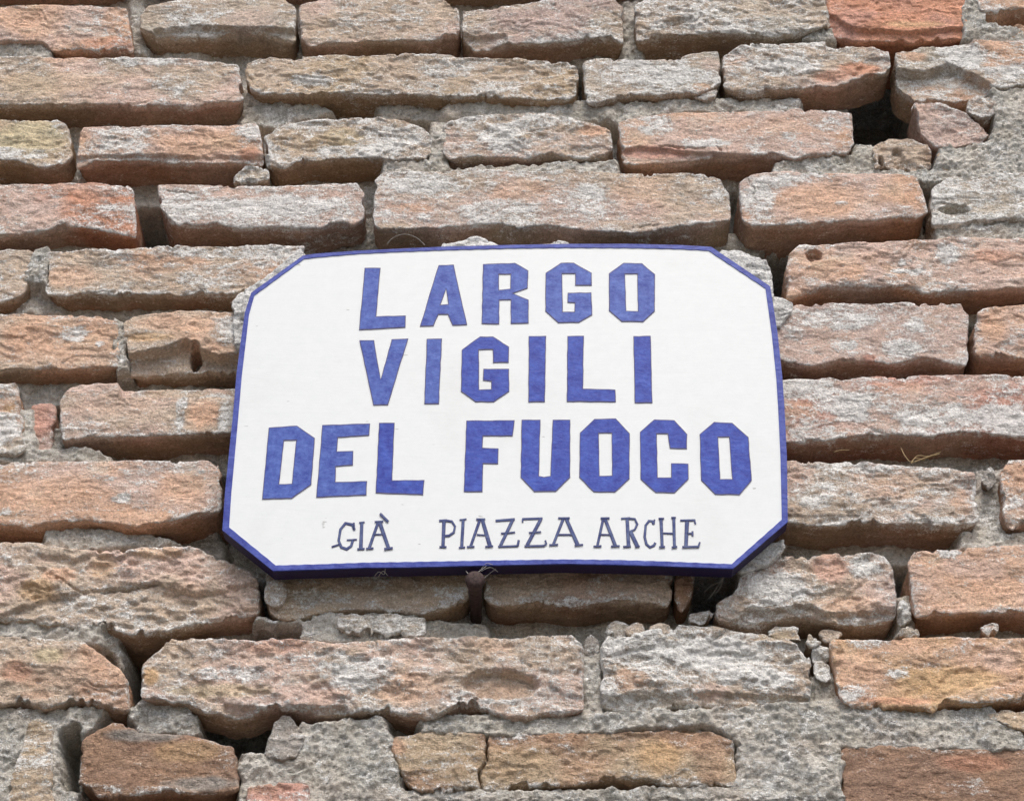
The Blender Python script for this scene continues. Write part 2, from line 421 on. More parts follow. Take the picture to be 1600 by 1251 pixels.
def colour(x, y, z, A, B, lime, seed, front, dust=0.0):
    m = sst(-.25, .35, fbm(x * .7, y, z, .035, seed + 3, 3))
    c = PALL[A][None] * (1 - m)[:, None] + PALL[B][None] * m[:, None]
    lm = lime + .10 + .36 * fbm(x * .6, y, z, .022, seed + 9, 3)
    q0 = .2 * fbm(x, y, z, .012, 77, 3)
    lm = lm + dust
    for (cx, cz, rx, rz, k, s) in PATCHW:
        if cx + rx * 1.4 < x.min() or cx - rx * 1.4 > x.max() or cz + rz * 1.4 < z.min() or cz - rz * 1.4 > z.max(): continue
        q = np.sqrt(((x - cx) / rx) ** 2 + ((z - cz) / rz) ** 2) + q0 * 1.8
        w = (1 - sst(.6, 1.25, q)) * s * front
        if k == 'w': lm = lm + w * 1.0
        else:
            c = c * (1 - w[:, None]) + PALL[k][None] * w[:, None]
            lm = lm - w * .28
    br = 1 + .17 * fbm(x * .6, y, z, .014, seed + 21, 3)
    # the face carries weather crust; redder clay behind it, with painted underside shade
    body_shade = np.array([0.47, 0.395, 0.33], np.float32)
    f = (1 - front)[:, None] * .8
    c = c * (1 - f) + c * body_shade[None] * f
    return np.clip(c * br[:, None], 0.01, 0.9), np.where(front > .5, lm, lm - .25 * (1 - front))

RINGS = np.array([.5, 1.2, 2.2, 3.4, 4.8, 6.4, 8.4, 10.6, 13.2, 16, 19, 22.5, 26.5, 31, 36, 44, 62]) * .001

def masonry(top, bot, dep, A, B, lime, seed, cell=.00105, name='brick', parent=None, mat=None, rr=2.3, corner=7,
            rough=1.0, back=.062, bulge=1.9, jag=1.0, tone=1.0, label=None):
    """one irregular block: traced top and bottom edge of its face (photo pixels), face depth in mm"""
    dep *= .001
    rough *= .65 + .75 * random.Random(seed * 7 + 1).random()
    def curve(pts):
        x, z = W([p[0] for p in pts], [p[1] for p in pts], dep)
        s = np.concatenate([[0], np.cumsum(np.hypot(np.diff(x), np.diff(z)))])
        return x, z, s
    tx, tz, ts = curve(top); bx, bz, bs = curve(bot)
    L = max(ts[-1], bs[-1]); H = float(np.mean([abs(np.interp(q, tx, tz) - np.interp(q, bx, bz)) for q in np.linspace(max(tx[0], bx[0]), min(tx[-1], bx[-1]), 9)]))
    H = max(H, .004)
    nu = max(6, int(L / cell)); nv = max(5, int(H / cell))
    u = np.linspace(0, 1, nu + 1); v = np.linspace(0, 1, nv + 1)
    # match the two edges by x where they overlap, by length at the ends
    TX = np.interp(u * ts[-1], ts, tx); TZ = np.interp(u * ts[-1], ts, tz)
    BX = np.interp(u * bs[-1], bs, bx); BZ = np.interp(u * bs[-1], bs, bz)
    c = min(corner / 1933., H * .45)
    e = np.minimum(u, 1 - u) * L
    ins = np.where(e < c, c - np.sqrt(np.maximum(c * c - (c - e) ** 2, 0)), 0) / H
    ins = np.minimum(ins, .46)
    vv = ins[None] + (1 - 2 * ins[None]) * v[:, None]
    X = TX[None] * (1 - vv) + BX[None] * vv
    Z = TZ[None] * (1 - vv) + BZ[None] * vv
    U = np.broadcast_to(u[None], X.shape)
    x = X.ravel(); z = Z.ravel(); so = seed * 3.17
    # uneven outline
    wx = .0011 * jag * fbm(x, so, z, .011, 1, 3) + .0005 * noise(x / .0028, so, z / .0028, 4)
    wz = .0011 * jag * fbm(x, so, z, .013, 11, 3) + .0005 * noise(x / .003, so, z / .003, 14)
    low = sst(.6, 1, vv.ravel())
    wz = wz + low * (.0017 * fbm(x, so, 0, .009, 31, 4, .65)) * rough
    eL = (U * L).ravel(); eT = (vv.ravel() - np.broadcast_to(ins[None], X.shape).ravel()) * H
    eB = (1 - vv.ravel() - np.broadcast_to(ins[None], X.shape).ravel()) * H
    x = x + wx; z = z + wz
    d0 = np.minimum(np.minimum(eL, L - eL), np.minimum(eT, eB))
    bt = .0036 * sst(.18, .5, fbm(x, so, 0, .017, 35, 5, .68)); bb = .0042 * sst(.12, .5, fbm(x, so + 1, 0, .019, 37, 5, .68)) * rough
    z = z - bt * np.exp(-eT / .004) + bb * np.exp(-eB / .005)
    bl = .003 * sst(.1, .5, fbm(0, so, z, .015, 38, 3))
    x = x + bl * np.exp(-eL / .004) - bl * np.exp(-(L - eL) / .004)
    # relief of the face
    r0 = rr * .001 * (1 + .6 * fbm(x, so, z, .012, 41, 2)) * (1 - .62 * sst(.5, .9, vv.ravel()))
    q = np.clip(1 - d0 / r0, 0, 1)
    y = dep + r0 * .75 * (1 - np.sqrt(np.maximum(1 - q * q, 0)))
    y = y + .0017 * rough * fbm(x * .6, so, z, .045, 51, 2)
    n = fbm(x * .5, so, z, .016, 61, 3)
    ter = n * 3.2; fl = np.floor(ter); fr = ter - fl
    y = y + rough * (.0014 * (fl + sst(.40, .60, fr)) / 1.6 + .0006 * fr * .5)
    y = y + rough * (.0012 * fbm(x * .7, so, z, .0055, 65, 3))
    y = y + relief(x, z)
    nU, nV = nu + 1, nv + 1
    V = np.stack([x, y, z], 1)
    ii = np.arange(nU * nV).reshape(nV, nU)
    F = np.stack([ii[:-1, :-1], ii[1:, :-1], ii[1:, 1:], ii[:-1, 1:]], -1).reshape(-1, 4)
    loop = np.concatenate([ii[0, :-1], ii[:-1, -1], ii[-1, :0:-1], ii[:0:-1, 0]])
    bxy = V[loop]
    tang = np.roll(bxy, -4, 0) - np.roll(bxy, 4, 0)
    nrm = np.stack([-tang[:, 2], tang[:, 0]], 1)
    nrm /= (np.linalg.norm(nrm, axis=1, keepdims=True) + 1e-9)
    # loop runs top left->right so outward = rotate tangent left
    k9 = 7
    nrm = sum(np.roll(nrm, s, 0) for s in range(-k9, k9 + 1)); nrm /= (np.linalg.norm(nrm, axis=1, keepdims=True) + 1e-9)
    down = np.clip(-nrm[:, 1], 0, 1)
    rings = RINGS if cell < .002 else RINGS[2::3]
    rings = rings * back / .062
    nl = len(loop); allV = [V]; last = loop
    Fs = [F]
    sm = sum(np.roll(bxy, q_ * 3, 0) for q_ in range(-4, 5)) / 9
    for k, t in enumerate(rings):
        g_ = sst(0, .009, t)
        yy = bxy[:, 1] + t + (0 if k < len(rings) - 1 else 0)
        xx = bxy[:, 0] * (1 - g_) + sm[:, 0] * g_; zz = bxy[:, 2] * (1 - g_) + sm[:, 2] * g_
        amt = sst(0, .014, t) * (.0006 + bulge * .001 * down) * (.75 + .8 * fbm(xx, so + 3, 0 * xx, .03, 71, 2))
        amt = amt + sst(0, .004, t) * (.0014 * fbm(xx, yy + so, zz, .011, 75, 3) + .0005 * noise(xx / .003, (yy + so) / .003, zz / .003, 79))
        nv_ = np.stack([xx + nrm[:, 0] * amt, yy, zz + nrm[:, 1] * amt], 1)
        base = sum(len(a) for a in allV)
        idx = base + np.arange(nl)
        Fs.append(np.stack([last, np.roll(last, -1), np.roll(idx, -1), idx], 1))
        allV.append(nv_); last = idx
    V = np.concatenate(allV); F = np.concatenate(Fs)
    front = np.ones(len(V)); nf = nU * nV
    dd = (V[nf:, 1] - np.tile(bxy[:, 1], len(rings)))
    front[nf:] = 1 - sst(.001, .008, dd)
    dust = np.zeros(len(V)); dust[:nf] = np.exp(-d0 / .0035) * (.22 + .45 * fbm(V[:nf, 0], so, V[:nf, 2], .02, 83, 2))
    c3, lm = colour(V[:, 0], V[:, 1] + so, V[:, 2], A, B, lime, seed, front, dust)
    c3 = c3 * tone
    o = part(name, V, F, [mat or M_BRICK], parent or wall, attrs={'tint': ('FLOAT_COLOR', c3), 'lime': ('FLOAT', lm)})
    if label: o['label'] = label
    return o

# ------------------------------------------------------------------ bricks traced course by course
# (top edge, bottom edge, depth mm, colour A, colour B, lime, options)
BR = [
 # above the frame
 ([(-180, -98), (60, -96), (210, -94)], [(-180, -30), (60, -28), (212, -28)], 0, 'tan', 'pink', .15, {}),
 ([(222, -96), (420, -97), (560, -95)], [(222, -30), (420, -27), (562, -30)], 0, 'pink', 'tan', .15, {}),
 ([(575, -96), (700, -95), (870, -97)], [(575, -28), (700, -24), (872, -27)], 0, 'tan', 'tan', .15, {}),
 ([(885, -96), (1000, -97), (1180, -95)], [(885, -30), (1000, -38), (1182, -38)], 0, 'pink', 'tan', .15, {}),
 ([(1195, -98), (1300, -97), (1420, -96)], [(1195, -36), (1300, -38), (1422, -38)], 0, 'grey', 'tan', .2, {}),
 ([(1435, -98), (1600, -97), (1780, -96)], [(1435, -36), (1600, -40), (1780, -34)], 0, 'grey', 'orange', .2, {}),
 # course A
 ([(-60, 6), (60, 9), (130, 9), (199, 13)], [(-60, 66), (67, 64), (84, 80), (118, 76), (145, 79), (209, 82)], 0, 'pink', 'orange', .12, {'rr': 2.6}),
 ([(217, 26), (232, 8), (280, -4), (440, -6), (464, 12)], [(219, 42), (245, 52), (270, 49), (324, 51), (371, 44), (410, 46), (460, 60)], 1, 'tan', 'grey', .22, {'bulge': 6, 'rr': 5}),
 ([(466, 8), (500, -3), (600, -6), (690, -1), (717, 12)], [(470, 60), (486, 71), (526, 64), (631, 62), (675, 64), (719, 52)], 0, 'pink', 'tan', .16, {}),
 ([(721, 16), (760, 10), (820, 6), (850, -3), (955, -5), (973, 10)], [(722, 58), (739, 73), (766, 73), (786, 65), (810, 69), (894, 62), (935, 57), (955, 57), (975, 68)], 1, 'tan', 'mauve', .18, {'rough': 1.3}),
 ([(990, 8), (1010, -6), (1120, -10), (1290, -6)], [(995, 66), (1029, 54), (1070, 52), (1155, 53), (1202, 57), (1240, 52), (1300, 42)], -1, 'tan', 'grey', .22, {'rough': 1.3}),
 ([(1288, -30), (1400, -36), (1506, -30)], [(1296, 52), (1360, 58), (1431, 62), (1514, 54)], 2, 'red', 'rust', -.12, {'bulge': 1, 'rough': 1.3}),
 ([(1524, -30), (1600, -34), (1700, -30)], [(1530, 16), (1560, 19), (1600, 11), (1700, 14)], 0, 'orange', 'grey', .15, {'bulge': 6}),
 # course B
 ([(-70, 90), (81, 88), (135, 88), (270, 89), (373, 99)], [(-70, 160), (47, 164), (165, 162), (219, 167), (250, 161), (297, 165), (341, 160), (381, 158)], 0, 'tan', 'pink', .2, {'rr': 3}),
 ([(382, 100), (405, 91), (449, 84), (530, 85), (584, 86), (682, 84), (786, 89), (820, 91), (888, 97), (904, 104)], [(385, 138), (412, 148), (530, 145), (631, 148), (699, 152), (739, 152), (834, 157), (888, 156), (905, 148)], 0, 'tan', 'ochre', .2, {'rough': 1.2}),
 ([(911, 95), (932, 89), (982, 93), (1013, 94), (1062, 88), (1100, 79), (1124, 78)], [(915, 165), (935, 162), (965, 150), (1002, 148), (1060, 145), (1090, 148), (1126, 130)], 0, 'grey', 'tan', .28, {'rr': 3}),
 ([(1129, 84), (1158, 71), (1212, 69), (1242, 63), (1330, 64), (1364, 67), (1389, 78)], [(1130, 137), (1144, 142), (1171, 147), (1249, 136), (1303, 135), (1327, 128), (1354, 117), (1381, 115), (1393, 110)], 0, 'tan', 'pink', .22, {'rough': 1.3, 'bulge': 4, 'back': .036}),
 ([(1398, 84), (1414, 76), (1441, 66), (1499, 64), (1532, 61), (1600, 62), (1690, 62)], [(1403, 128), (1430, 150), (1470, 148), (1500, 148), (1532, 146), (1553, 138), (1600, 134), (1690, 136)], -1, 'grey', 'orange', .3, {'bulge': 5, 'rough': 1.4, 'back': .03}),
 # course C
 ([(-60, 189), (20, 186), (90, 186), (107, 196)], [(-60, 254), (27, 251), (54, 260), (67, 262), (98, 257), (113, 246)], -1, 'ochre', 'tan', .16, {'bulge': 3}),
 ([(125, 196), (203, 196), (277, 194), (364, 194), (405, 190)], [(117, 260), (145, 250), (203, 246), (243, 248), (277, 251), (371, 251), (412, 253)], -1, 'pink', 'orange', .16, {'rr': 2.6, 'corner': 6}),
 ([(412, 204), (425, 204), (449, 190), (489, 187), (530, 186), (584, 181), (631, 189), (662, 199), (676, 212)], [(415, 258), (442, 264), (462, 252), (530, 248), (584, 247), (618, 251), (665, 247), (679, 235)], 0, 'tan', 'ochre', .25, {'rough': 1.5}),
 ([(692, 194), (719, 181), (759, 177), (851, 175), (894, 185), (935, 193), (955, 204)], [(693, 243), (705, 248), (739, 243), (817, 245), (857, 242), (905, 248), (945, 241), (958, 230)], 0, 'tan', 'pink', .25, {'rough': 1.2}),
 ([(966, 190), (982, 182), (1050, 174), (1104, 174), (1148, 172), (1249, 170), (1303, 170), (1333, 174)], [(972, 254), (1013, 252), (1050, 249), (1104, 244), (1182, 243), (1212, 241), (1242, 248), (1276, 241), (1323, 241), (1334, 233)], -2, 'pink', 'orange', .12, {'rr': 2.8}),
 # course D
 ([(-80, 287), (81, 285), (135, 285), (189, 285), (209, 292)], [(-80, 364), (44, 364), (101, 354), (148, 356), (182, 364), (214, 374)], -1, 'pink', 'rust', .14, {}),
 ([(244, 286), (304, 287), (371, 287), (425, 289), (530, 283), (557, 284), (570, 300)], [(250, 325), (263, 340), (280, 353), (331, 349), (378, 357), (435, 353), (499, 356), (530, 347), (550, 351), (568, 342)], -2, 'pink', 'pink', .3, {'rr': 3}),
 ([(584, 280), (600, 266), (692, 267), (739, 262), (834, 267), (888, 264), (969, 270), (1062, 269), (1100, 271), (1125, 280), (1140, 302)], [(583, 350), (595, 358), (672, 356), (722, 353), (773, 349), (807, 357), (854, 349), (911, 360), (992, 364), (1029, 358), (1060, 353), (1107, 349), (1142, 345)], -1, 'tan', 'pink', .22, {'bulge': 4}),
 ([(1155, 282), (1175, 270), (1222, 265), (1276, 266), (1340, 268), (1400, 270), (1434, 273)], [(1160, 346), (1175, 353), (1208, 351), (1283, 351), (1330, 345), (1364, 345), (1408, 338), (1431, 341), (1451, 332)], -2, 'pink', 'orange', .16, {'rr': 3}),
 ([(1455, 294), (1482, 274), (1540, 270), (1600, 268), (1700, 270)], [(1456, 350), (1499, 349), (1519, 341), (1549, 343), (1600, 340), (1700, 342)], -1, 'grey', 'tan', .4, {'bulge': 5}),
 # course E
 ([(-90, 390), (20, 388), (53, 390)], [(-90, 470), (0, 471), (20, 465), (38, 460)], 0, 'tan', 'orange', .15, {}),
 ([(72, 390), (189, 388), (270, 384), (400, 381), (480, 383)], [(69, 460), (111, 462), (142, 457), (199, 462), (233, 457), (277, 461), (324, 459), (400, 456)], 0, 'tan', 'orange', .18, {'rr': 3}),
 ([(1232, 396), (1249, 377), (1310, 378), (1350, 375), (1414, 375), (1458, 371), (1600, 368), (1700, 368)], [(1224, 464), (1249, 460), (1293, 446), (1357, 447), (1384, 450), (1424, 446), (1448, 458), (1485, 452), (1532, 452), (1600, 448), (1700, 450)], -2, 'pink', 'orange', .16, {'rr': 4.5, 'rough': 1.3}),
 # course F
 ([(-80, 491), (67, 489), (155, 492), (184, 500)], [(-80, 575), (84, 575), (145, 572), (189, 571)], 0, 'tan', 'orange', .08, {'rr': 3}),
 ([(192, 504), (209, 492), (283, 484), (364, 486), (420, 488)], [(195, 575), (250, 572), (300, 570), (360, 570), (420, 572)], 0, 'tan', 'orange', .12, {'rough': 1.2}),
 ([(1180, 478), (1239, 474), (1303, 471), (1397, 471), (1465, 472), (1502, 474), (1514, 490)], [(1180, 560), (1242, 567), (1269, 572), (1303, 563), (1364, 563), (1387, 568), (1448, 556), (1492, 568), (1513, 570)], -1, 'pink', 'mauve', .27, {'rr': 3}),
 ([(1521, 490), (1540, 481), (1600, 474), (1700, 474)], [(1524, 562), (1539, 556), (1600, 558), (1700, 560)], -1, 'orange', 'pink', .12, {}),
 # course G
 ([(-90, 600), (0, 599), (27, 597)], [(-90, 708), (0, 707), (25, 711), (43, 702)], 1, 'grey', 'orange', .3, {'rough': 1.4}),
 ([(47, 632), (70, 629), (90, 628)], [(44, 708), (60, 710), (78, 706)], 10, 'red', 'mauve', .0, {'rough': 1.3}),
 ([(92, 622), (108, 604), (128, 599), (236, 596), (304, 594), (363, 592), (410, 592)], [(97, 692), (112, 690), (135, 680), (209, 680), (256, 678), (324, 678), (410, 674)], -1, 'tan', 'pink', .14, {}),
 ([(1190, 592), (1296, 588), (1316, 592), (1364, 586), (1465, 584), (1600, 584), (1720, 584)], [(1190, 690), (1240, 690), (1296, 686), (1343, 680), (1404, 679), (1458, 682), (1499, 674), (1539, 677), (1600, 681), (1720, 680)], -3, 'pink', 'red', .24, {'rr': 3}),
 # course H
 ([(-90, 720), (88, 717), (209, 717), (330, 717), (348, 728)], [(-90, 815), (17, 820), (37, 825), (74, 815), (128, 812), (182, 818), (216, 826), (277, 812), (310, 800), (345, 797)], -1, 'orange', 'pink', .1, {'rr': 3.2}),
 ([(1200, 718), (1249, 716), (1350, 719), (1421, 725), (1482, 729), (1524, 738)], [(1200, 812), (1269, 818), (1316, 820), (1364, 815), (1397, 820), (1431, 818), (1472, 823), (1530, 817)], -2, 'tan', 'pink', .2, {'rr': 3}),
 ([(1563, 738), (1577, 717), (1600, 715), (1700, 716)], [(1568, 812), (1582, 826), (1600, 818), (1700, 822)], -2, 'pink', 'orange', .2, {}),
 # course I
 ([(-80, 846), (34, 844), (74, 846), (108, 854), (189, 856), (229, 852), (304, 850), (351, 867), (391, 890), (404, 905)], [(-80, 962), (40, 966), (101, 973), (148, 978), (175, 979), (202, 989), (226, 990), (257, 982), (290, 972), (337, 963), (378, 958), (405, 952)], -3, 'tan', 'pink', .1, {'rr': 5, 'rough': 1.6, 'bulge': 2}),
 ([(414, 895), (430, 890), (600, 884), (736, 882)], [(418, 958), (430, 967), (462, 967), (499, 955), (540, 950), (591, 951), (662, 960), (692, 947), (735, 942)], 1, 'tan', 'ochre', .12, {'bulge': 3, 'rough': 1.6}),
 ([(752, 880), (900, 876), (1052, 878)], [(754, 936), (780, 945), (847, 938), (867, 945), (908, 946), (965, 935), (1002, 940), (1052, 947)], 2, 'tan', 'brown', .08, {'bulge': 3, 'rough': 1.6}),
 ([(1056, 880), (1070, 876), (1088, 880)], [(1054, 950), (1064, 955), (1078, 945)], 4, 'umber', 'brown', 0, {}),
 ([(1120, 940), (1146, 928), (1156, 900), (1195, 876), (1219, 867), (1262, 868), (1290, 863), (1323, 865), (1364, 861), (1384, 866), (1397, 882)], [(1119, 962), (1171, 970), (1208, 963), (1266, 957), (1290, 968), (1340, 970), (1403, 958)], -2, 'tan', 'pink', .2, {'rough': 1.3, 'bulge': 5}),
 ([(1418, 872), (1430, 860), (1482, 856), (1600, 849), (1700, 848)], [(1430, 966), (1458, 958), (1512, 958), (1600, 957), (1700, 958)], -3, 'pink', 'orange', .1, {}),
 # course J
 ([(-80, 992), (27, 985), (78, 992), (130, 997), (162, 1022), (186, 1042), (200, 1060)], [(-80, 1097), (30, 1097), (67, 1103), (101, 1100), (152, 1097), (189, 1109), (203, 1108)], -2, 'tan', 'orange', .08, {'rr': 5, 'rough': 1.4, 'tone': .9}),
 ([(220, 1034), (248, 1012), (266, 990), (337, 992), (440, 995), (540, 999), (631, 995), (753, 992), (807, 992), (847, 989), (894, 987), (912, 1000)], [(219, 1090), (277, 1094), (324, 1110), (371, 1117), (435, 1103), (472, 1107), (540, 1110), (608, 1110), (672, 1120), (719, 1104), (746, 1107), (780, 1117), (820, 1124), (847, 1115), (912, 1112)], -4, 'tan', 'pink', .18, {'back': .03, 'rr': 5, 'rough': 1.3}),
 ([(938, 1010), (948, 992), (1002, 985), (1060, 975), (1121, 974), (1195, 982), (1245, 1002), (1270, 1028)], [(938, 1100), (969, 1104), (1036, 1112), (1060, 1102), (1111, 1101), (1148, 1110), (1195, 1098), (1266, 1102)], -2, 'grey', 'tan', .34, {'rr': 5, 'rough': 1.6}),
 ([(1294, 998), (1397, 993), (1499, 992), (1600, 995), (1700, 995)], [(1312, 1092), (1330, 1103), (1384, 1106), (1424, 1103), (1458, 1110), (1485, 1098), (1546, 1100), (1600, 1088), (1700, 1090)], -3, 'orange', 'gold', .08, {'rr': 3.2}),
 # course K
 ([(44, 1126), (62, 1120), (82, 1126)], [(4, 1262), (40, 1268), (82, 1262)], 2, 'ochre', 'tan', .12, {'rough': 1.3}),
 ([(126, 1152), (148, 1137), (175, 1125), (192, 1128), (216, 1141), (304, 1146), (334, 1155), (368, 1166)], [(121, 1228), (155, 1243), (189, 1246), (236, 1238), (300, 1240), (374, 1236)], -2, 'brown', 'umber', -.05, {'rr': 5, 'rough': 1.3, 'tone': .78}),
 ([(384, 1226), (430, 1220), (484, 1224)], [(384, 1300), (430, 1302), (486, 1300)], -4, 'red', 'umber', .02, {}),
 ([(604, 1154), (618, 1145), (645, 1144), (665, 1133), (699, 1140), (756, 1143), (834, 1141), (867, 1143), (960, 1138), (1060, 1131), (1094, 1134), (1121, 1143), (1148, 1156)], [(640, 1230), (672, 1241), (719, 1233), (753, 1235), (827, 1229), (867, 1229), (918, 1222), (982, 1213), (1065, 1228), (1104, 1222), (1127, 1232), (1151, 1226)], 0, 'ochre', 'umber', .06, {'rr': 4, 'rough': 1.3, 'tone': .88}),
 ([(1312, 1168), (1384, 1163), (1438, 1166), (1475, 1170), (1600, 1165), (1700, 1165)], [(1312, 1262), (1400, 1264), (1500, 1262), (1700, 1264)], 1, 'umber', 'brown', -.1, {'rr': 2, 'rough': .9, 'tone': .8}),
 ([(1540, 1114), (1570, 1108), (1620, 1106), (1700, 1108)], [(1546, 1124), (1580, 1136), (1620, 1146), (1700, 1150)], 1, 'ochre', 'tan', .1, {}),
 # below the frame
 ([(-160, 1262), (0, 1275), (110, 1278)], [(-160, 1350), (0, 1356), (112, 1354)], 1, 'tan', 'orange', .1, {}),
 ([(130, 1275), (250, 1272), (370, 1275)], [(130, 1362), (250, 1360), (372, 1362)], 1, 'pink', 'orange', .1, {}),
 ([(500, 1282), (650, 1280), (820, 1280)], [(500, 1366), (650, 1368), (822, 1366)], 1, 'tan', 'orange', .1, {}),
 ([(838, 1275), (1000, 1272), (1150, 1275)], [(838, 1362), (1000, 1366), (1152, 1362)], 1, 'ochre', 'tan', .1, {}),
 ([(1180, 1290), (1300, 1292), (1440, 1290)], [(1180, 1372), (1300, 1376), (1442, 1372)], 1, 'tan', 'pink', .1, {}),
 ([(1460, 1290), (1580, 1292), (1740, 1290)], [(1460, 1372), (1580, 1376), (1740, 1372)], 1, 'umber', 'tan', .1, {}),
]
ENDS = []
for i, (t_, b_, dp, a_, c_, lm, op) in enumerate(BR):
    # bricks running out of the picture end at different places, so the joints stagger
    sh = random.Random(i * 13 + 5).uniform(0, 190)
    if t_[-1][0] >= 1620: t_[-1] = (t_[-1][0] + sh, t_[-1][1]); b_[-1] = (b_[-1][0] + sh, b_[-1][1])
    if t_[0][0] <= -60: t_[0] = (t_[0][0] - sh, t_[0][1]); b_[0] = (b_[0][0] - sh, b_[0][1])
    ENDS.append((t_[0][0], t_[-1][0], (t_[0][1] + b_[0][1]) / 2, (t_[-1][1] + b_[-1][1]) / 2))
    off = max(p[1] for p in b_) < 0 or min(p[1] for p in t_) > 1255
    kw = dict(op)
    if off: kw['cell'] = .003
    masonry(t_, b_, dp, a_, c_, lm, i + 1, **kw)

# courses going on to both sides and behind the sign (out of view, coarse)
rng = random.Random(4)
rows = [(-520, -456), (-415, -350), (-310, -244), (-204, -140), (-98, -34), (6, 68), (90, 160), (190, 252), (286, 358), (389, 458), (490, 570), (598, 682), (720, 814), (848, 958), (992, 1100), (1140, 1240), (1272, 1358), (1382, 1470), (1494, 1582)]
pals = ['tan', 'pink', 'orange', 'ochre', 'mauve', 'umber']
k = 200
for ri, (a, b) in enumerate(rows):
    L_ = [e[0] for e in ENDS if a - 45 < e[2] < b + 8]; R_ = [e[1] for e in ENDS if a - 45 < e[3] < b + 8]
    lefts = {ri: min(min(L_), -25 - 7 * ri) if L_ else 760}; rights = {ri: max(max(R_), 1640 + 9 * ri) if R_ else 746}
    x = lefts[ri] - 14
    while x > -900:
        w = rng.choice((210, 330, 420, 480)); k += 1
        masonry([(x - w, a + 3), (x - w / 2, a), (x, a + 2)], [(x - w, b), (x - w / 2, b + 3), (x, b)], rng.uniform(-3, 2), rng.choice(pals), rng.choice(pals), .15, k, cell=.0035)
        x -= w + 14
    x = rights[ri] + 14
    while x < 2500:
        w = rng.choice((210, 330, 420, 480)); k += 1
        masonry([(x, a + 3), (x + w / 2, a), (x + w, a + 2)], [(x, b), (x + w / 2, b + 3), (x + w, b)], rng.uniform(-3, 2), rng.choice(pals), rng.choice(pals), .15, k, cell=.0035)
        x += w + 14

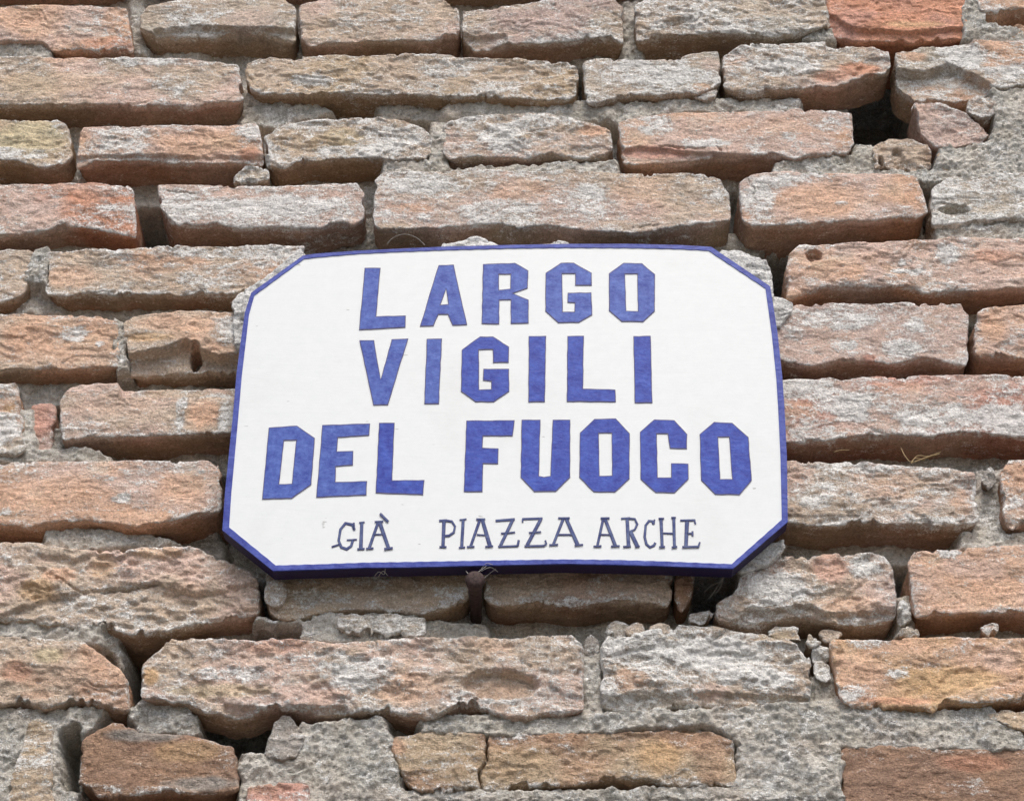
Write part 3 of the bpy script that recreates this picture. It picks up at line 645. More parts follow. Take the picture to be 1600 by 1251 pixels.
# loose stones and broken pieces wedged in the joints
STONES = [
 # name, top, bottom, depth, A, B, lime, opts
 ('stone_fragment', [(1426, 160), (1434, 146), (1468, 158), (1512, 175), (1546, 205)], [(1436, 205), (1465, 229), (1500, 228), (1532, 224), (1546, 212)], 0, 'pink', 'mauve', .05, {'corner': 3, 'rr': 3}),
 ('stone_fragment', [(1362, 232), (1387, 217), (1424, 217), (1453, 229)], [(1367, 266), (1404, 268), (1431, 270), (1457, 258)], 2, 'tan', 'umber', .14, {'rough': 1.5}),
 ('stone_fragment', [(1510, 158), (1530, 146), (1556, 152)], [(1512, 178), (1535, 184), (1560, 176)], -1, 'tan', 'pink', .2, {'corner': 12}),
 ('stone_fragment', [(428, 1122), (440, 1114), (452, 1114), (474, 1142)], [(410, 1182), (440, 1186), (462, 1182), (476, 1160)], -1, 'slate', 'slate', .0, {'corner': 2, 'rr': 3}),
 ('stone_fragment', [(414, 912), (428, 903), (446, 906)], [(414, 938), (430, 948), (448, 940)], -5, 'ochre', 'tan', .15, {'corner': 6, 'rr': 4}),
 ('stone_fragment', [(948, 972), (962, 963), (984, 972)], [(946, 990), (962, 997), (986, 988)], 1, 'slate', 'grey', .2, {'corner': 6, 'rr': 4}),
 ('stone_fragment', [(912, 998), (924, 990), (938, 996)], [(914, 1020), (926, 1026), (938, 1020)], 4, 'slate', 'grey', .2, {'corner': 5, 'rr': 4}),
 ('stone_fragment', [(978, 978), (992, 971), (1008, 974)], [(978, 992), (992, 994), (1010, 992)], 1, 'tan', 'grey', .2, {'corner': 4}),
 ('stone_fragment', [(1014, 976), (1030, 971), (1046, 978)], [(1012, 990), (1030, 992), (1048, 990)], 1, 'tan', 'grey', .2, {'corner': 4}),
 ('stone_fragment', [(1198, 980), (1214, 970), (1250, 974)], [(1200, 992), (1228, 998), (1252, 1004)], -1, 'grey', 'slate', .3, {'corner': 3}),
 ('stone_fragment', [(1256, 992), (1268, 985), (1284, 990)], [(1258, 1006), (1270, 1012), (1284, 1006)], 1, 'grey', 'tan', .2, {'corner': 3}),
 ('stone_fragment', [(1280, 980), (1296, 974), (1318, 982)], [(1282, 994), (1300, 998), (1318, 994)], 1, 'ochre', 'tan', .1, {'corner': 3}),
 ('stone_fragment', [(1271, 1036), (1284, 1030), (1299, 1040)], [(1274, 1060), (1290, 1066), (1300, 1060)], 2, 'grey', 'grey', .3, {'corner': 4}),
 ('stone_fragment', [(1268, 1008), (1280, 1004), (1298, 1012)], [(1270, 1032), (1286, 1040), (1298, 1032)], 3, 'grey', 'grey', .3, {'corner': 4}),
 ('stone_fragment', [(1403, 938), (1413, 931), (1424, 938)], [(1404, 968), (1414, 974), (1426, 970)], 1, 'white', 'grey', .3, {'corner': 4}),
 ('stone_fragment', [(1408, 980), (1422, 976), (1438, 982)], [(1406, 992), (1422, 996), (1440, 992)], 1, 'grey', 'grey', .3, {'corner': 4}),
 ('stone_fragment', [(1532, 974), (1546, 967), (1562, 976)], [(1536, 990), (1548, 996), (1562, 990)], 0, 'tan', 'pink', .2, {'corner': 4}),
 ('stone_fragment', [(1533, 738), (1548, 727), (1559, 732)], [(1535, 756), (1546, 763), (1558, 756)], 1, 'slate', 'slate', .1, {'corner': 6}),
 ('stone_fragment', [(362, 272), (384, 258), (420, 262)], [(362, 282), (392, 288), (420, 284)], 2, 'grey', 'grey', .3, {'corner': 8, 'rough': 1.5}),
 ('stone_fragment', [(1572, 46), (1590, 36), (1640, 34)], [(1572, 56), (1596, 62), (1640, 60)], 2, 'umber', 'tan', .1, {'corner': 3}),
 ('stone_fragment', [(1462, 242), (1476, 234), (1490, 240)], [(1464, 262), (1478, 268), (1490, 264)], 2, 'ochre', 'umber', .1, {'corner': 3}),
 ('mortar_lump', [(528, 966), (552, 957), (584, 960)], [(528, 992), (556, 998), (586, 992)], -1, 'grey', 'grey', .3, {'corner': 3, 'rough': 1.4}),
 ('mortar_lump', [(578, 963), (600, 957), (630, 962)], [(578, 988), (604, 993), (632, 987)], -2, 'grey', 'grey', .4, {'corner': 3, 'rough': 1.4}),
 ('mortar_lump', [(624, 966), (644, 960), (664, 964)], [(624, 988), (646, 993), (664, 990)], -1, 'grey', 'grey', .35, {'corner': 3, 'rough': 1.4}),
 ('mortar_lump', [(1078, 956), (1096, 950), (1114, 956)], [(1078, 968), (1096, 974), (1116, 970)], 4, 'grey', 'tan', .2, {'corner': 3}),
 ('mortar_lump', [(1086, 138), (1104, 128), (1122, 134)], [(1084, 150), (1104, 156), (1120, 152)], 2, 'grey', 'orange', .3, {'corner': 3}),
]
for i, (nm, t_, b_, dp, a_, c_, lm, op) in enumerate(STONES):
    kw = dict(op); kw.setdefault('jag', 1.4); kw['rough'] = kw.get('rough', 1) * 1.4; kw.setdefault('bulge', 1.5); kw.setdefault('back', .04)
    masonry(t_, b_, dp, a_, c_, lm, 400 + i, name=nm, **kw)

# whitish plaster squeezed out round the sign
PLASTER = [
 ([(374, 494), (382, 452), (425, 424), (470, 386)], [(392, 506), (404, 468), (446, 440), (486, 404)], -7),
 ([(362, 474), (372, 458), (392, 450)], [(366, 540), (376, 552), (392, 520)], -5),
 ([(689, 379), (720, 374), (744, 366), (768, 374), (790, 384)], [(689, 398), (740, 400), (790, 398)], -9),
 ([(846, 380), (866, 373), (890, 378)], [(846, 398), (866, 400), (892, 398)], -9),
 ([(1108, 388), (1150, 387), (1176, 393), (1198, 404), (1206, 418)], [(1108, 396), (1140, 424), (1176, 448), (1200, 466), (1210, 466)], -8),
 ([(1198, 460), (1224, 464), (1240, 474)], [(1200, 512), (1220, 510), (1238, 482)], -5),
 ([(1150, 878), (1195, 850), (1228, 838)], [(1156, 896), (1198, 880), (1227, 856)], -6),
]
for i, (t_, b_, dp) in enumerate(PLASTER):
    masonry(t_, b_, dp, 'white', 'white', .75, 500 + i, name='plaster_dab', mat=M_MORTAR, rr=4, corner=6, back=.035, rough=1.2, bulge=1)

# ------------------------------------------------------------------ mortar
FL = [  # (polygon in photo px, depth mm, soft mm)
 ([(676, 190), (696, 190), (700, 262), (960, 250), (965, 276), (595, 276), (600, 252), (672, 252)], 3, 4),
 ([(584, 152), (650, 150), (700, 155), (700, 186), (600, 186)], 14, 5),
 ([(700, 155), (915, 158), (965, 150), (965, 190), (700, 182)], 8, 5),
 ([(380, 148), (500, 160), (520, 176), (430, 196), (380, 200)], 13, 5),
 ([(50, 388), (76, 388), (72, 462), (34, 464)], 2, 2),
 ([(-40, 66), (78, 70), (84, 92), (-40, 92)], 6, 3),
 ([(205, 0), (222, 0), (226, 84), (206, 84)], 16, 4),
 ([(975, 0), (998, 0), (1002, 92), (976, 92)], 14, 4),
 ([(1508, -20), (1536, -20), (1540, 36), (1600, 48), (1600, 64), (1508, 62)], 2, 3),
 ([(1260, 46), (1300, 46), (1300, 62), (1260, 62)], 3, 2),
 ([(1545, 140), (1700, 132), (1700, 280), (1460, 280), (1470, 232), (1548, 222), (1560, 180)], 0, 3),
 ([(1212, 256), (1260, 246), (1345, 242), (1380, 268), (1500, 266), (1500, 282), (1212, 276)], 3, 3),
 ([(1335, 228), (1366, 228), (1370, 272), (1335, 266)], 4, 3),
 ([(1460, 350), (1700, 342), (1700, 372), (1462, 374)], 4, 3),
 ([(965, 162), (1060, 158), (1250, 152), (1250, 174), (1050, 176), (965, 190)], 8, 4),
 ([(181, 496), (196, 504), (196, 574), (184, 576)], 2, 2),
 ([(-40, 468), (60, 466), (110, 478), (110, 492), (-40, 492)], 15, 5),
 ([(110, 476), (230, 470), (350, 474), (370, 488), (110, 494)], 22, 5),
 ([(26, 598), (130, 592), (100, 640), (40, 640)], 20, 5),
 ([(26, 640), (50, 640), (50, 715), (26, 715)], 6, 4),
 ([(80, 660), (98, 660), (98, 712), (80, 712)], 16, 4),
 ([(-20, 702), (130, 700), (172, 712), (172, 724), (-20, 722)], 6, 4),
 ([(70, 834), (130, 822), (230, 836), (280, 852), (70, 858)], 9, 5),
 ([(1524, 735), (1568, 735), (1570, 860), (1500, 856), (1526, 820)], 11, 5),
 ([(1500, 832), (1700, 828), (1700, 860), (1500, 858)], 5, 4),
 ([(400, 966), (470, 968), (520, 958), (660, 962), (664, 1002), (400, 998)], 3, 3),
 ([(660, 974), (760, 974), (760, 998), (660, 998)], 12, 4),
 ([(-40, 962), (60, 968), (180, 980), (196, 1000), (140, 1004), (-40, 996)], 4, 4),
 ([(166, 996), (196, 984), (206, 1040), (200, 1060)], 12, 4),
 ([(908, 1020), (940, 1016), (942, 1112), (910, 1118)], 5, 4),
 ([(1266, 1056), (1300, 1056), (1316, 1100), (1316, 1130), (1262, 1110)], 7, 4),
 ([(-60, 1102), (60, 1104), (170, 1106), (124, 1150), (120, 1270), (-60, 1270)], 6, 5),
 ([(214, 1088), (280, 1094), (330, 1112), (430, 1106), (436, 1118), (390, 1122), (330, 1128), (300, 1146), (215, 1142), (200, 1118)], 6, 3),
 ([(470, 1130), (600, 1120), (640, 1270), (372, 1270), (378, 1176), (420, 1180)], 2, 5),
 ([(640, 1236), (1160, 1228), (1160, 1280), (640, 1280)], 2, 4),
 ([(660, 1116), (900, 1118), (1060, 1108), (1310, 1096), (1316, 1280), (1148, 1280), (1156, 1160), (1100, 1128), (860, 1146), (660, 1142)], 0, 4),
 ([(1310, 1104), (1460, 1112), (1550, 1104), (1600, 1150), (1600, 1172), (1310, 1168)], 2, 4),
 ([(460, 1262), (1300, 1262), (1300, 1290), (460, 1290)], 4, 5),
 ([(1404, 934), (1426, 934), (1426, 992), (1404, 992)], 10, 4),
]
HOLES = [
 ([(1336, 30), (1436, 30), (1440, 205), (1420, 222), (1380, 226), (1350, 240), (1336, 236)], 170, 5),
 ([(300, 1000), (460, 1000), (432, 1140), (404, 1168), (370, 1166), (330, 1150), (316, 1120)], 170, 5),
 ([(216, 318), (240, 318), (262, 350), (262, 386), (218, 386)], 120, 6),
 ([(202, 1000), (240, 992), (260, 1000), (222, 1030), (216, 1100), (206, 1110)], 80, 5),
 ([(1092, 896), (1170, 896), (1160, 940), (1110, 952), (1092, 940)], 130, 6),
 ([(904, 100), (912, 100), (914, 150), (906, 150)], 70, 3),
 ([(1204, 384), (1236, 384), (1224, 470), (1206, 462)], 120, 5),
 ([(1512, 500), (1521, 500), (1522, 575), (1513, 575)], 60, 3),
 ([(1400, 884), (1418, 884), (1420, 926), (1402, 926)], 65, 4),
 ([(404, 905), (414, 905), (416, 950), (406, 955)], 60, 3),
 ([(106, 1160), (122, 1150), (124, 1236), (110, 1240)], 60, 4),
 ([(1141, 290), (1154, 290), (1160, 345), (1144, 345)], 55, 3),
 ([(1450, 320), (1456, 320), (1458, 350), (1451, 350)], 50, 3),
 ([(1122, 104), (1130, 100), (1128, 128), (1120, 128)], 40, 2),
 ([(84, 640), (94, 640), (90, 670), (84, 665)], 40, 2),
 ([(348, 740), (380, 740), (400, 880), (356, 860), (346, 800)], 60, 5),
]
def axis(lo, hi, lo2, hi2, fine):
    n = int((hi - lo) / fine)
    mid = np.linspace(lo, hi, n + 1)
    a = lo - np.geomspace(.003, lo - lo2, 60)[::-1]; b = hi + np.geomspace(.003, hi2 - hi, 60)
    return np.concatenate([a, mid, b])
xl, _ = W(-10, 0, .03); xr, _ = W(1610, 0, .03)
_, zt = W(800, -10, .03); _, zb = W(800, 1262, .03)
gx = axis(float(xl), float(xr), -1.12, 1.12, .00122)
gz = axis(float(zb), float(zt), 2.02, 3.36, .00122)
GX, GZ = np.meshgrid(gx, gz)
x = GX.ravel(); z = GZ.ravel()
depth = np.full(x.shape, .030) + .008 * fbm(x, 0, z, .05, 301, 2)
wxx = x + .0045 * fbm(x, 0, z, .012, 311, 4, .6); wzz = z + .0045 * fbm(x, 0, z, .012, 315, 4, .6)
def apply(regs, depth, how):
    for poly, dd, soft in regs:
        pw = [tuple(float(c) for c in W(a, b, dd * .001 if how == 'f' else .02)) for a, b in poly]
        px = [p[0] for p in pw]; pz = [p[1] for p in pw]
        m = (x > min(px) - .012) & (x < max(px) + .012) & (z > min(pz) - .012) & (z < max(pz) + .012)
        if not m.any(): continue
        s = sdf_poly(wxx[m], wzz[m], pw)
        w = sst(-soft * .0012, soft * .0005, s + (.0020 if how == 'f' else 0))
        depth[m] = depth[m] * (1 - w) + (dd * .001) * w
    return depth
depth = apply(FL, depth, 'f')
depth = apply(HOLES, depth, 'h')
lump = fbm(x, 0, z, .014, 321, 3)
rid = 1 - np.abs(fbm(x, 0, z, .0075, 331, 3)) * 2
depth = depth + .0034 * lump - .0012 * rid + .0024 * np.abs(fbm(x, 0, z, .0085, 345, 4, .75)) + .0012 * noise(x / .0026, 0, z / .0026, 341)
V = np.stack([x, depth, z], 1)
nx, nz = len(gx), len(gz)
ii = np.arange(nx * nz).reshape(nz, nx)
F = np.stack([ii[:-1, :-1], ii[:-1, 1:], ii[1:, 1:], ii[1:, :-1]], -1).reshape(-1, 4)
m = sst(-.3, .35, fbm(x, 0, z, .03, 351, 3))[:, None]
c3 = np.array(lin((216, 213, 204)), np.float32)[None] * (1 - m) + np.array(lin((200, 197, 187)), np.float32)[None] * m
m2 = sst(.1, .5, fbm(x, 0, z, .05, 361, 3))[:, None] * .35
c3 = c3 * (1 - m2) + np.array(lin((208, 194, 180)), np.float32)[None] * m2
c3 = c3 * (1.13 + .2 * fbm(x, 0, z, .01, 371, 3))[:, None]
lm = .24 + .36 * fbm(x, 0, z, .02, 381, 3)
mo = part('mortar', V, F, [M_MORTAR], wall, attrs={'tint': ('FLOAT_COLOR', c3), 'lime': ('FLOAT', lm)})

# ------------------------------------------------------------------ the sign
SD = -.022         # front of the board
sx, sz = W(790, 640, SD)
sign = thing('street_sign', 'white octagonal board with blue hand-painted lettering and a thin blue border', 'sign', (float(sx), SD, float(sz)))
OUT = [(474, 400), (495, 397), (560, 392.5), (622, 389.5), (700, 386), (800, 383.5), (880, 382), (980, 381.8), (1060, 383.5), (1111, 386.5),
       (1203, 448), (1209, 485), (1214.5, 521), (1222, 590), (1225.5, 640), (1229, 714), (1230.5, 815),
       (1145, 888), (1033, 884), (963, 882), (883, 880.5), (767, 883), (640, 886), (572, 886.5), (500, 889), (427, 891.5),
       (348, 828), (352, 770), (357, 720), (364.5, 648), (370, 584), (376, 538), (383, 489), (393, 458)]
INN = [(475, 405), (497, 402.5), (560, 397), (622, 394), (700, 391), (800, 388.5), (880, 387.5), (980, 387.8), (1060, 389.5), (1107, 392),
       (1196, 451), (1201, 487), (1206, 523), (1213, 592), (1216, 641), (1219.5, 714), (1221.5, 812),
       (1143, 881.5), (1033, 877), (963, 875), (883, 874), (767, 875.8), (640, 878), (572, 879), (500, 881.5), (431, 883.5),
       (358, 824), (361.5, 770), (366, 722), (372.5, 650), (378, 586), (383.5, 540), (389, 492), (397.5, 462)]
def dens(P, step=7, jit=.0, rg=random.Random(1)):
    out = []
    for (a, b), (c_, e_) in zip(P, P[1:] + P[:1]):
        n = max(1, int(math.hypot(c_ - a, e_ - b) / step))
        for k_ in range(n):
            f = k_ / n
            j = 0 if k_ == 0 else jit
            out.append((a + (c_ - a) * f + rg.uniform(-j, j), b + (e_ - b) * f + rg.uniform(-j, j)))
    return out
def to3(P, dep):
    xs, zs = W([p[0] for p in P], [p[1] for p in P], SD)
    return [(float(a), dep, float(b)) for a, b in zip(xs, zs)]
def pane(loops, dep, thick, mats, name, parent, label=None, loops_in=None):
    """thin raised layer: loops = outer + holes in photo px; loops_in = inset copies (band between gets material 1)"""
    V = []; F = []; MI = []
    lo = loops_in or loops
    n0 = []
    for L_ in lo:
        n0.append(len(V)); V += to3(L_, dep)
    tri = tessellate_polygon([[Vector((v[0], v[2], 0)) for v in to3(L_, dep)] for L_ in lo])
    ncount = len(V)
    for t in tri:
        a, b, c_ = [V[i] for i in t]
        area = (b[0] - a[0]) * (c_[2] - a[2]) - (c_[0] - a[0]) * (b[2] - a[2])
        F.append(tuple(t) if area > 0 else (t[0], t[2], t[1])); MI.append(0)
    st = 0
    for L_, Lo in zip(lo, loops):
        n = len(L_); base_in = st; st += n
        if loops_in:
            base_o = len(V); V += to3(Lo, dep)
            for i in range(n):
                j = (i + 1) % n
                F += [(base_in + i, base_in + j, base_o + j), (base_in + i, base_o + j, base_o + i)]; MI += [1, 1]
        else: base_o = base_in
        bb = len(V); V += to3(Lo, dep + thick)
        for i in range(n):
            j = (i + 1) % n
            F += [(base_o + i, base_o + j, bb + j), (base_o + i, bb + j, bb + i)]; MI += [len(mats) - 1] * 2
    o = part(name, np.array(V), np.array(F), mats, parent, smooth=False, matidx=MI)
    if label: o['label'] = label
    return o
OUTd = dens(OUT, 6); INNd = []
# same number of points on both outlines
for (p, q, r_, s_) in zip(OUT, OUT[1:] + OUT[:1], INN, INN[1:] + INN[:1]):
    n = max(1, int(math.hypot(q[0] - p[0], q[1] - p[1]) / 6))
    for k_ in range(n):
        f = k_ / n; w = .5 * math.sin(len(INNd) * 1.7) * (k_ > 0)
        INNd.append((r_[0] + (s_[0] - r_[0]) * f, r_[1] + (s_[1] - r_[1]) * f + w * .6))
pane([OUTd], SD, .014, [M_WHITE, M_SIDE], 'board', sign)
# border ring painted on the board
V = to3(OUTd, SD - .0006) + to3(INNd, SD - .0006) + to3(OUTd, SD + .0010) + to3(INNd, SD + .0003)
V = np.array(V); n = len(OUTd)
cx_, cz_ = V[:, 0].mean(), V[:, 2].mean()
for idx, g in ((slice(0, n), 1.0009), (slice(2 * n, 3 * n), 1.0009)):
    V[idx, 0] = cx_ + (V[idx, 0] - cx_) * g; V[idx, 2] = cz_ + (V[idx, 2] - cz_) * g
F = []
for i in range(n):
    j = (i + 1) % n
    F += [(i, n + i, n + j, j), (i, j, 2 * n + j, 2 * n + i), (n + i, 3 * n + i, 3 * n + j, n + j)]
part('border', V, np.array(F), [M_BORDER], sign, smooth=False)

LET = [  # (character, outer loop, hole or None)
 ('L', [(569.7, 419), (594.8, 419), (588, 494.7), (634, 493.3), (633.6, 512), (561, 516)], None),
 ('A', [(685.4, 414.7), (709, 413.8), (730, 507.7), (707, 508.8), (699.8, 491.8), (685.4, 491.8), (677.4, 509.7), (656, 510.3)], [(697, 451.5), (700.4, 475.7), (688.3, 476.6)]),
 ('R', [(754.5, 413.3), (804.5, 411.2), (825.5, 423.3), (824.6, 450.7), (801.6, 458.7), (826, 468.8), (826, 505.4), (797.8, 506.2), (798, 469), (780.4, 469.4), (780, 506.8), (752.5, 506.2)], [(779.8, 429), (797.8, 429), (797.3, 451.5), (779.8, 453.5)]),
 ('G', [(852.5, 426.8), (876.4, 411.2), (896.6, 411), (924.5, 426.8), (924.8, 446.4), (898.6, 446.4), (898.6, 428.2), (878.4, 428.2), (879.3, 487.5), (897.4, 487.5), (898, 473.7), (886.5, 473), (887, 457.9), (924, 457.3), (925.4, 492.4), (904.4, 504.5), (872, 504.8), (852, 486.7)], None),
 ('O', [(951.3, 427.6), (974.3, 411.2), (1003, 411.8), (1023.5, 429), (1023.2, 486.7), (1005, 503.4), (971.4, 503), (951.3, 485.8)], [(976.6, 428.5), (995.9, 428.5), (996.5, 486.7), (978.6, 486)]),
 ('V', [(561.6, 532), (584.7, 531.8), (594.8, 592.6), (612, 530.4), (638, 529.3), (606.3, 632.9), (583.2, 633.5)], None),
 ('I', [(666.7, 529.8), (690.6, 529.3), (686, 631.2), (663, 631.4)], None),
 ('G', [(721.4, 547), (750.2, 526.1), (770.3, 526.1), (795.4, 542), (794.8, 566.7), (770.3, 567.2), (769.8, 546.5), (748.2, 547), (748.8, 609), (767.5, 608.4), (767.5, 596), (754.5, 594.6), (755.4, 576.5), (795.4, 576.5), (795.7, 611.9), (771.8, 628.3), (743, 628.3), (720, 611.9)], None),
 ('I', [(826, 525.5), (853.4, 525), (851.4, 628.3), (825.5, 628.6)], None),
 ('L', [(886.5, 525.5), (912.4, 525), (911, 607.6), (961.4, 609), (962.2, 628.3), (885.6, 627.7)], None),
 ('I', [(989.6, 525.5), (1016.6, 525), (1019.5, 629.7), (991.6, 630)], None),
 ('D', [(420, 668.3), (464, 665.2), (491.9, 684.5), (486.5, 757.5), (456, 779), (409.6, 780.2)], [(443.9, 688.4), (462.9, 688), (456, 755.7), (436.2, 756.4)]),
 ('E', [(503.5, 664.3), (578.3, 661.8), (577, 680.5), (528.3, 683.8), (526.6, 705.4), (552, 704.7), (551.5, 727), (524.8, 729.2), (524.3, 752.9), (573.7, 751.7), (572.6, 773.8), (494.2, 777.2)], None),
 ('L', [(592.3, 660.8), (616.6, 660.8), (613, 750.6), (663.2, 749.9), (661.3, 773.3), (587, 770.3)], None),
 ('F', [(728.6, 657.4), (804.2, 656.7), (801, 681.5), (754.8, 681.5), (754, 699.6), (779, 700.7), (778.4, 725), (755.2, 724.4), (754, 768.4), (724.6, 768.4)], None),
 ('U', [(815, 656), (844.5, 656), (842.2, 743.6), (849.8, 745.2), (859.8, 743.6), (863.7, 656), (891, 656), (891, 746), (868.4, 768), (834.8, 768.4), (813.4, 746)], None),
 ('O', [(906, 676.4), (928.7, 654.8), (962, 653.9), (984, 677.5), (983.6, 748.2), (960.9, 769.1), (927.5, 768.6), (905, 746)], [(935.6, 677), (955.8, 677), (956.2, 743), (936.8, 743.6)]),
 ('C', [(999.8, 675.2), (1022.3, 655.5), (1053.6, 656.7), (1073.8, 678.7), (1073.3, 701.4), (1046.7, 700.7), (1043.2, 678), (1026.3, 678), (1027.6, 746), (1048.5, 746), (1048.5, 723.9), (1075.6, 724.6), (1076, 748.7), (1054, 770.3), (1024.6, 769.8), (1000.7, 748.7)], None),
 ('O', [(1093, 678.7), (1115.7, 659.4), (1144, 660.8), (1169.5, 683.3), (1174.6, 750.6), (1155.6, 773.3), (1117.4, 772.6), (1095.3, 750.6)], [(1122, 683.3), (1139, 682.9), (1144, 748.7), (1125.5, 748.7)]),
]
def area2(P): return sum(a[0] * b[1] - b[0] * a[1] for a, b in zip(P, P[1:] + P[:1]))
def inset(P, dist):
    """move a closed loop sideways by dist (towards its inside if dist > 0)"""
    s = 1 if area2(P) > 0 else -1
    n = len(P); out = []
    for i in range(n):
        a, b, c_ = P[i - 1], P[i], P[(i + 1) % n]
        e1 = (b[0] - a[0], b[1] - a[1]); e2 = (c_[0] - b[0], c_[1] - b[1])
        l1 = math.hypot(*e1); l2 = math.hypot(*e2)
        n1 = (-e1[1] / l1 * s, e1[0] / l1 * s); n2 = (-e2[1] / l2 * s, e2[0] / l2 * s)
        mx, my = n1[0] + n2[0], n1[1] + n2[1]; q = (mx * mx + my * my) / 2
        q = max(q, .35)
        out.append((b[0] + mx / q * dist, b[1] + my / q * dist))
    return out
rl = random.Random(7)
for i, (ch, loop, hole) in enumerate(LET):
    lp = [dens(loop, 9, .35, rl)]
    li = [inset(lp[0], 1.25)]
    if hole:
        h = dens(hole, 9, .3, rl); lp.append(h); li.append(inset(h, -1.15))
    faded = i in (0, 1, 2, 3, 4, 5, 6, 11, 12)
    pane(lp, SD - .0005, .0006, [M_BLUE2 if faded else M_BLUE, M_EDGE, M_EDGE], 'letter', sign, loops_in=li)

C_, D_, E_ = (340, 630), (640, 630), (940, 630)
SM = [
 (C_, [([(922, 852), (908, 818), (862, 808), (828, 850), (816, 925), (834, 970), (870, 982), (900, 962), (912, 922)], 20), ([(872, 922), (938, 918)], 11), ([(770, 968), (818, 952)], 12), ([(918, 806), (922, 855)], 12)]),
 (C_, [([(972, 806), (965, 980)], 24), ([(955, 805), (990, 802)], 12), ([(943, 984), (990, 981)], 15)]),
 (C_, [([(1082, 802), (1022, 975)], 20), ([(1092, 802), (1152, 975)], 25), ([(1052, 885), (1125, 883)], 11), ([(1060, 800), (1116, 798)], 14), ([(1002, 981), (1050, 978)], 14), ([(1124, 984), (1180, 977)], 16), ([(1096, 746), (1150, 800)], 17)]),
 (D_, [([(232, 792), (225, 968)], 24), ([(200, 792), (250, 788)], 16), ([(235, 790), (285, 796), (306, 830), (298, 870), (266, 892), (234, 894)], 16), ([(202, 969), (248, 969)], 14)]),
 (D_, [([(361, 788), (351, 970)], 22), ([(338, 787), (383, 781)], 13), ([(333, 974), (373, 971)], 13)]),
 (D_, [([(474, 784), (412, 962)], 20), ([(490, 784), (542, 962)], 26), ([(454, 886), (520, 890)], 11), ([(450, 783), (509, 783)], 14), ([(387, 969), (436, 967)], 14), ([(510, 968), (562, 964)], 14)]),
 (D_, [([(580, 792), (708, 782)], 17), ([(694, 788), (612, 960)], 22), ([(598, 967), (728, 962)], 14), ([(617, 878), (710, 870)], 12), ([(728, 962), (736, 924)], 15)]),
 (D_, [([(760, 780), (895, 776)], 16), ([(762, 780), (762, 802)], 12), ([(884, 782), (792, 956)], 22), ([(775, 964), (905, 961)], 14), ([(805, 874), (885, 868)], 12), ([(905, 961), (922, 948), (914, 926)], 14)]),
 (D_, [([(1035, 780), (968, 952)], 20), ([(1056, 780), (1132, 952)], 25), ([(1002, 886), (1090, 886)], 12), ([(1002, 775), (1078, 775)], 14), ([(942, 957), (1000, 953)], 14), ([(1113, 959), (1168, 954)], 13)]),
 (E_, [([(10, 782), (-28, 958)], 18), ([(24, 782), (92, 958)], 24), ([(-18, 885), (60, 887)], 11), ([(-6, 776), (52, 775)], 14), ([(-54, 966), (-2, 964)], 14), ([(64, 966), (121, 963)], 14)]),
 (E_, [([(172, 780), (182, 965)], 24), ([(132, 778), (188, 773)], 14), ([(178, 776), (224, 780), (240, 815), (224, 850), (186, 868)], 15), ([(196, 868), (240, 962)], 27), ([(146, 968), (196, 965)], 14), ([(226, 968), (256, 965)], 13)]),
 (E_, [([(350, 814), (342, 795), (320, 792), (297, 822), (290, 900), (302, 950), (326, 970), (352, 958), (362, 940)], 18), ([(356, 784), (352, 816)], 12)]),
 (E_, [([(400, 780), (408, 966)], 22), ([(486, 776), (491, 970)], 22), ([(402, 875), (490, 878)], 12), ([(384, 778), (420, 778)], 13), ([(470, 772), (499, 772)], 13), ([(388, 971), (426, 969)], 14), ([(473, 973), (508, 969)], 14)]),
 (E_, [([(576, 796), (568, 964)], 27), ([(530, 790), (630, 788)], 14), ([(626, 788), (632, 814)], 12), ([(578, 878), (614, 878)], 12), ([(612, 864), (613, 894)], 13), ([(544, 970), (656, 967)], 15), ([(652, 964), (662, 938)], 13)]),
]
for (ox, oy), strokes in SM:
    V = []; F = []; MI = []
    lay = 0
    for pts, w in strokes:
        P = [(ox + a / 4.313, oy + b / 4.313) for a, b in pts]; w = w / 4.313
        # resample with slight wobble
        for (ww, mi) in ((w, 1), (w - 1.5, 0)):
            lay += 1; dep = SD - .0003 - .00004 * lay - (.0002 if mi == 0 else 0)
            Q = []
            for i in range(len(P)):
                a = P[max(i - 1, 0)]; b = P[min(i + 1, len(P) - 1)]
                tx_, ty_ = b[0] - a[0], b[1] - a[1]; l_ = math.hypot(tx_, ty_)
                nx_, ny_ = -ty_ / l_, tx_ / l_
                ext = 0
                if i == 0: ext = -.3 if mi else .4
                if i == len(P) - 1: ext = .3 if mi else -.4
                q = (P[i][0] + tx_ / l_ * ext, P[i][1] + ty_ / l_ * ext)
                jw = ww / 2 * (1 + rl.uniform(-.1, .1))
                Q.append(((q[0] + nx_ * jw, q[1] + ny_ * jw), (q[0] - nx_ * jw, q[1] - ny_ * jw)))
            base = len(V)
            for a, b in Q: V += to3([a, b], dep)
            for i in range(len(Q) - 1):
                f = (base + 2 * i, base + 2 * i + 1, base + 2 * i + 3, base + 2 * i + 2)
                F.append(f); MI.append(mi)
    part('small_letter', np.array(V), np.array(F), [M_SMALL, M_EDGE], sign, smooth=False, matidx=MI)

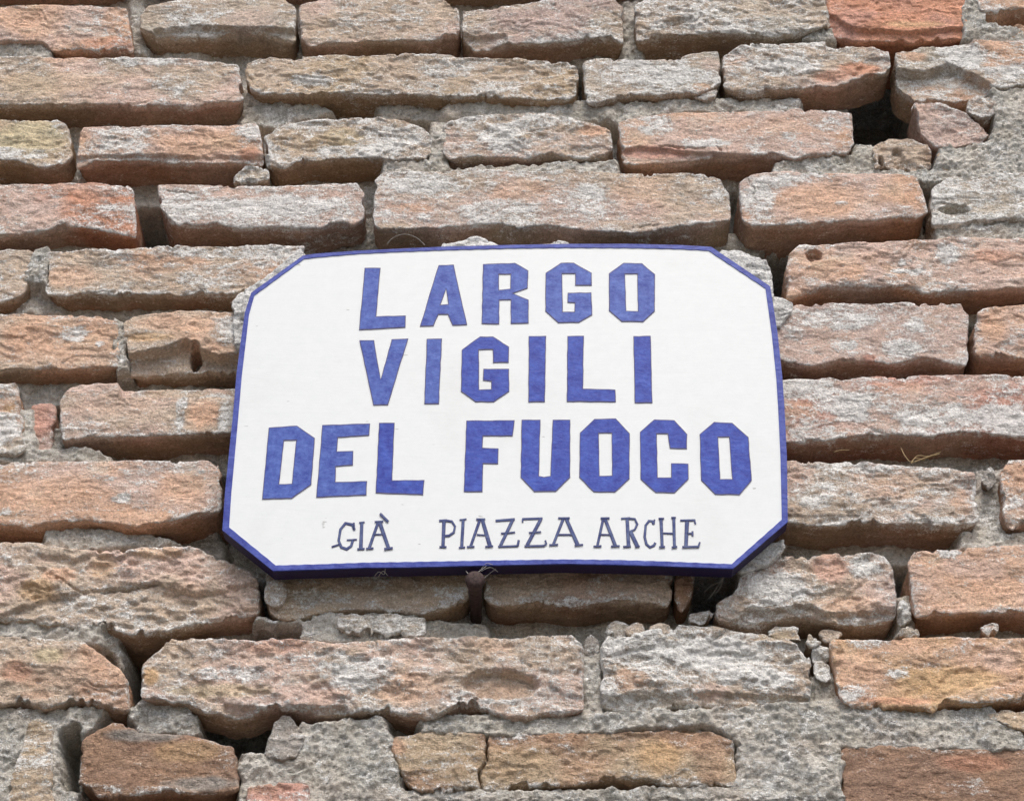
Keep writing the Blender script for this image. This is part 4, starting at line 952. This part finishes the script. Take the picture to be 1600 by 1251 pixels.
# ------------------------------------------------------------------ rusty nail under the sign
def revolve(profile, n=20, wob=0, seed=0):
    """profile [(along, radius)] along -Y (out of the wall)"""
    V = []; F = []
    for k_, (s, r) in enumerate(profile):
        for i in range(n):
            a = 2 * math.pi * i / n
            rr_ = r * (1 + wob * float(noise(math.cos(a) * 2, s / .006, math.sin(a) * 2, seed)))
            V.append((math.cos(a) * rr_, -s, math.sin(a) * rr_))
    for k_ in range(len(profile) - 1):
        for i in range(n):
            j = (i + 1) % n
            F.append((k_ * n + i, k_ * n + j, (k_ + 1) * n + j, (k_ + 1) * n + i))
    return np.array(V), np.array(F)
ND = -.030
nx0, nz0 = W(742, 903, ND)
nail = thing('nail', 'rusty iron nail sticking out of the joint just below the lower edge of the sign', 'nail', (float(nx0), .03, float(nz0)))
base = np.array([float(nx0), 0, float(nz0)])
V, F = revolve([(-.04, .0042), (-.02, .0048), (-.005, .0046), (.01, .005), (.02, .0052), (.026, .0056)], 18, .16, 5)
tilt = V.copy(); tilt[:, 2] -= (V[:, 1] + .03) * .05
part('shank', tilt + base, F, [M_RUST], nail)
V, F = revolve([(.0225, .0052), (.0232, .0072), (.0262, .0076), (.0288, .0068), (.0300, .0048), (.0303, .002), (.0303, .0001)], 24, .07, 8)
part('head', V + base, F, [M_RUST], nail)

# ------------------------------------------------------------------ wisps: straw and cobweb threads
def tube(pts, r, n=6):
    P = np.array(pts, float); V = []; F = []
    for i, p in enumerate(P):
        t = P[min(i + 1, len(P) - 1)] - P[max(i - 1, 0)]; t /= np.linalg.norm(t)
        a = np.cross(t, (0, 1, 0.1)); a /= np.linalg.norm(a); b = np.cross(t, a)
        rr_ = r if np.isscalar(r) else r[i]
        for k_ in range(n):
            an = 2 * math.pi * k_ / n; V.append(p + (a * math.cos(an) + b * math.sin(an)) * rr_)
    for i in range(len(P) - 1):
        for k_ in range(n):
            j = (k_ + 1) % n; F.append((i * n + k_, i * n + j, (i + 1) * n + j, (i + 1) * n + k_))
    return np.array(V), np.array(F)
def smooth_pts(pts, n=5):
    P = np.array(pts, float); t = np.arange(len(P)); q = np.linspace(0, len(P) - 1, (len(P) - 1) * n + 1)
    out = []
    for s in q:
        i = min(int(s), len(P) - 2); f = s - i
        p0, p1, p2, p3 = P[max(i - 1, 0)], P[i], P[i + 1], P[min(i + 2, len(P) - 1)]
        out.append(.5 * (2 * p1 + (p2 - p0) * f + (2 * p0 - 5 * p1 + 4 * p2 - p3) * f * f + (3 * p1 - 3 * p2 + p3 - p0) * f ** 3))
    return out
def path(pts):
    out = []
    for a, b, dd in pts:
        x_, z_ = W(a, b, dd * .001); out.append((float(x_), dd * .001, float(z_)))
    return smooth_pts(out)
def wisp(name, label, cat, lines, r, mat):
    P0 = path(lines[0])[0]
    o = thing(name, label, cat, tuple(P0))
    for ln in lines:
        V, F = tube(path(ln), r)
        part('strand', V, F, [mat], o)
    if name == 'cobweb': o['group'] = 'cobweb threads round the sign'
    return o
wisp('dry_straw', 'short bent piece of pale straw caught in the dark joint right of the sign', 'straw',
     [[(1408, 700, 4), (1414, 712, 0), (1424, 722, -2), (1440, 717, -1), (1470, 706, 6)], [(1424, 722, -2), (1434, 712, 0), (1450, 713, 2), (1468, 709, 5)], [(1424, 724, -2), (1430, 716, -1), (1445, 719, 1)], [(1432, 720, 0), (1446, 716, 2), (1462, 710, 4)]], .00045, M_STRAW)
wisp('straw_fibre', 'tiny straight pale fibre in the dark joint beside the right edge of the sign', 'fibre',
     [[(1303, 706, 3), (1315, 703, 2), (1327, 703, 2)]], .0004, M_STRAW)
wisp('curled_fibre', 'thin curled pale fibre arching over the upper edge of the sign', 'fibre',
     [[(605, 381, -6), (615, 371, -8), (632, 366, -9), (650, 371, -9), (664, 383, -8)]], .00022, M_WEB)
wisp('cobweb', 'wispy grey cobweb threads hanging in the dark gap below the right corner of the sign', 'cobweb',
     [[(1132, 898, -4), (1122, 915, 2), (1108, 935, 10)], [(1136, 897, -4), (1126, 908, 0), (1112, 914, 8), (1100, 925, 12)], [(1130, 905, -2), (1124, 920, 4), (1118, 926, 6)]], .00022, M_WEB)
wisp('cobweb', 'small tangle of cobweb threads clinging between the nail and the sign edge', 'cobweb',
     [[(752, 888, -21), (760, 880, -23), (770, 882, -23)], [(752, 892, -21), (766, 886, -22), (778, 893, -18)], [(728, 892, -20), (738, 898, -26), (760, 884, -22)], [(748, 910, -20), (762, 898, -18), (775, 888, -20)]], .0002, M_WEB)
wisp('cobweb', 'few cobweb threads on the lower edge of the sign left of the nail', 'cobweb',
     [[(585, 900, -14), (592, 893, -19), (600, 897, -18), (602, 888, -22)], [(590, 903, -12), (598, 892, -20), (606, 899, -16)]], .0002, M_WEB)

# ------------------------------------------------------------------ unseen ground in front of the wall, added to bounce light up
gv = np.array([(-30, -40, 0), (30, -40, 0), (30, .2, 0), (-30, .2, 0)], float)
g = link('ground', np_mesh('ground', gv, np.array([(0, 1, 2, 3)]), [M_GROUND], smooth=False))
g['kind'] = 'structure'
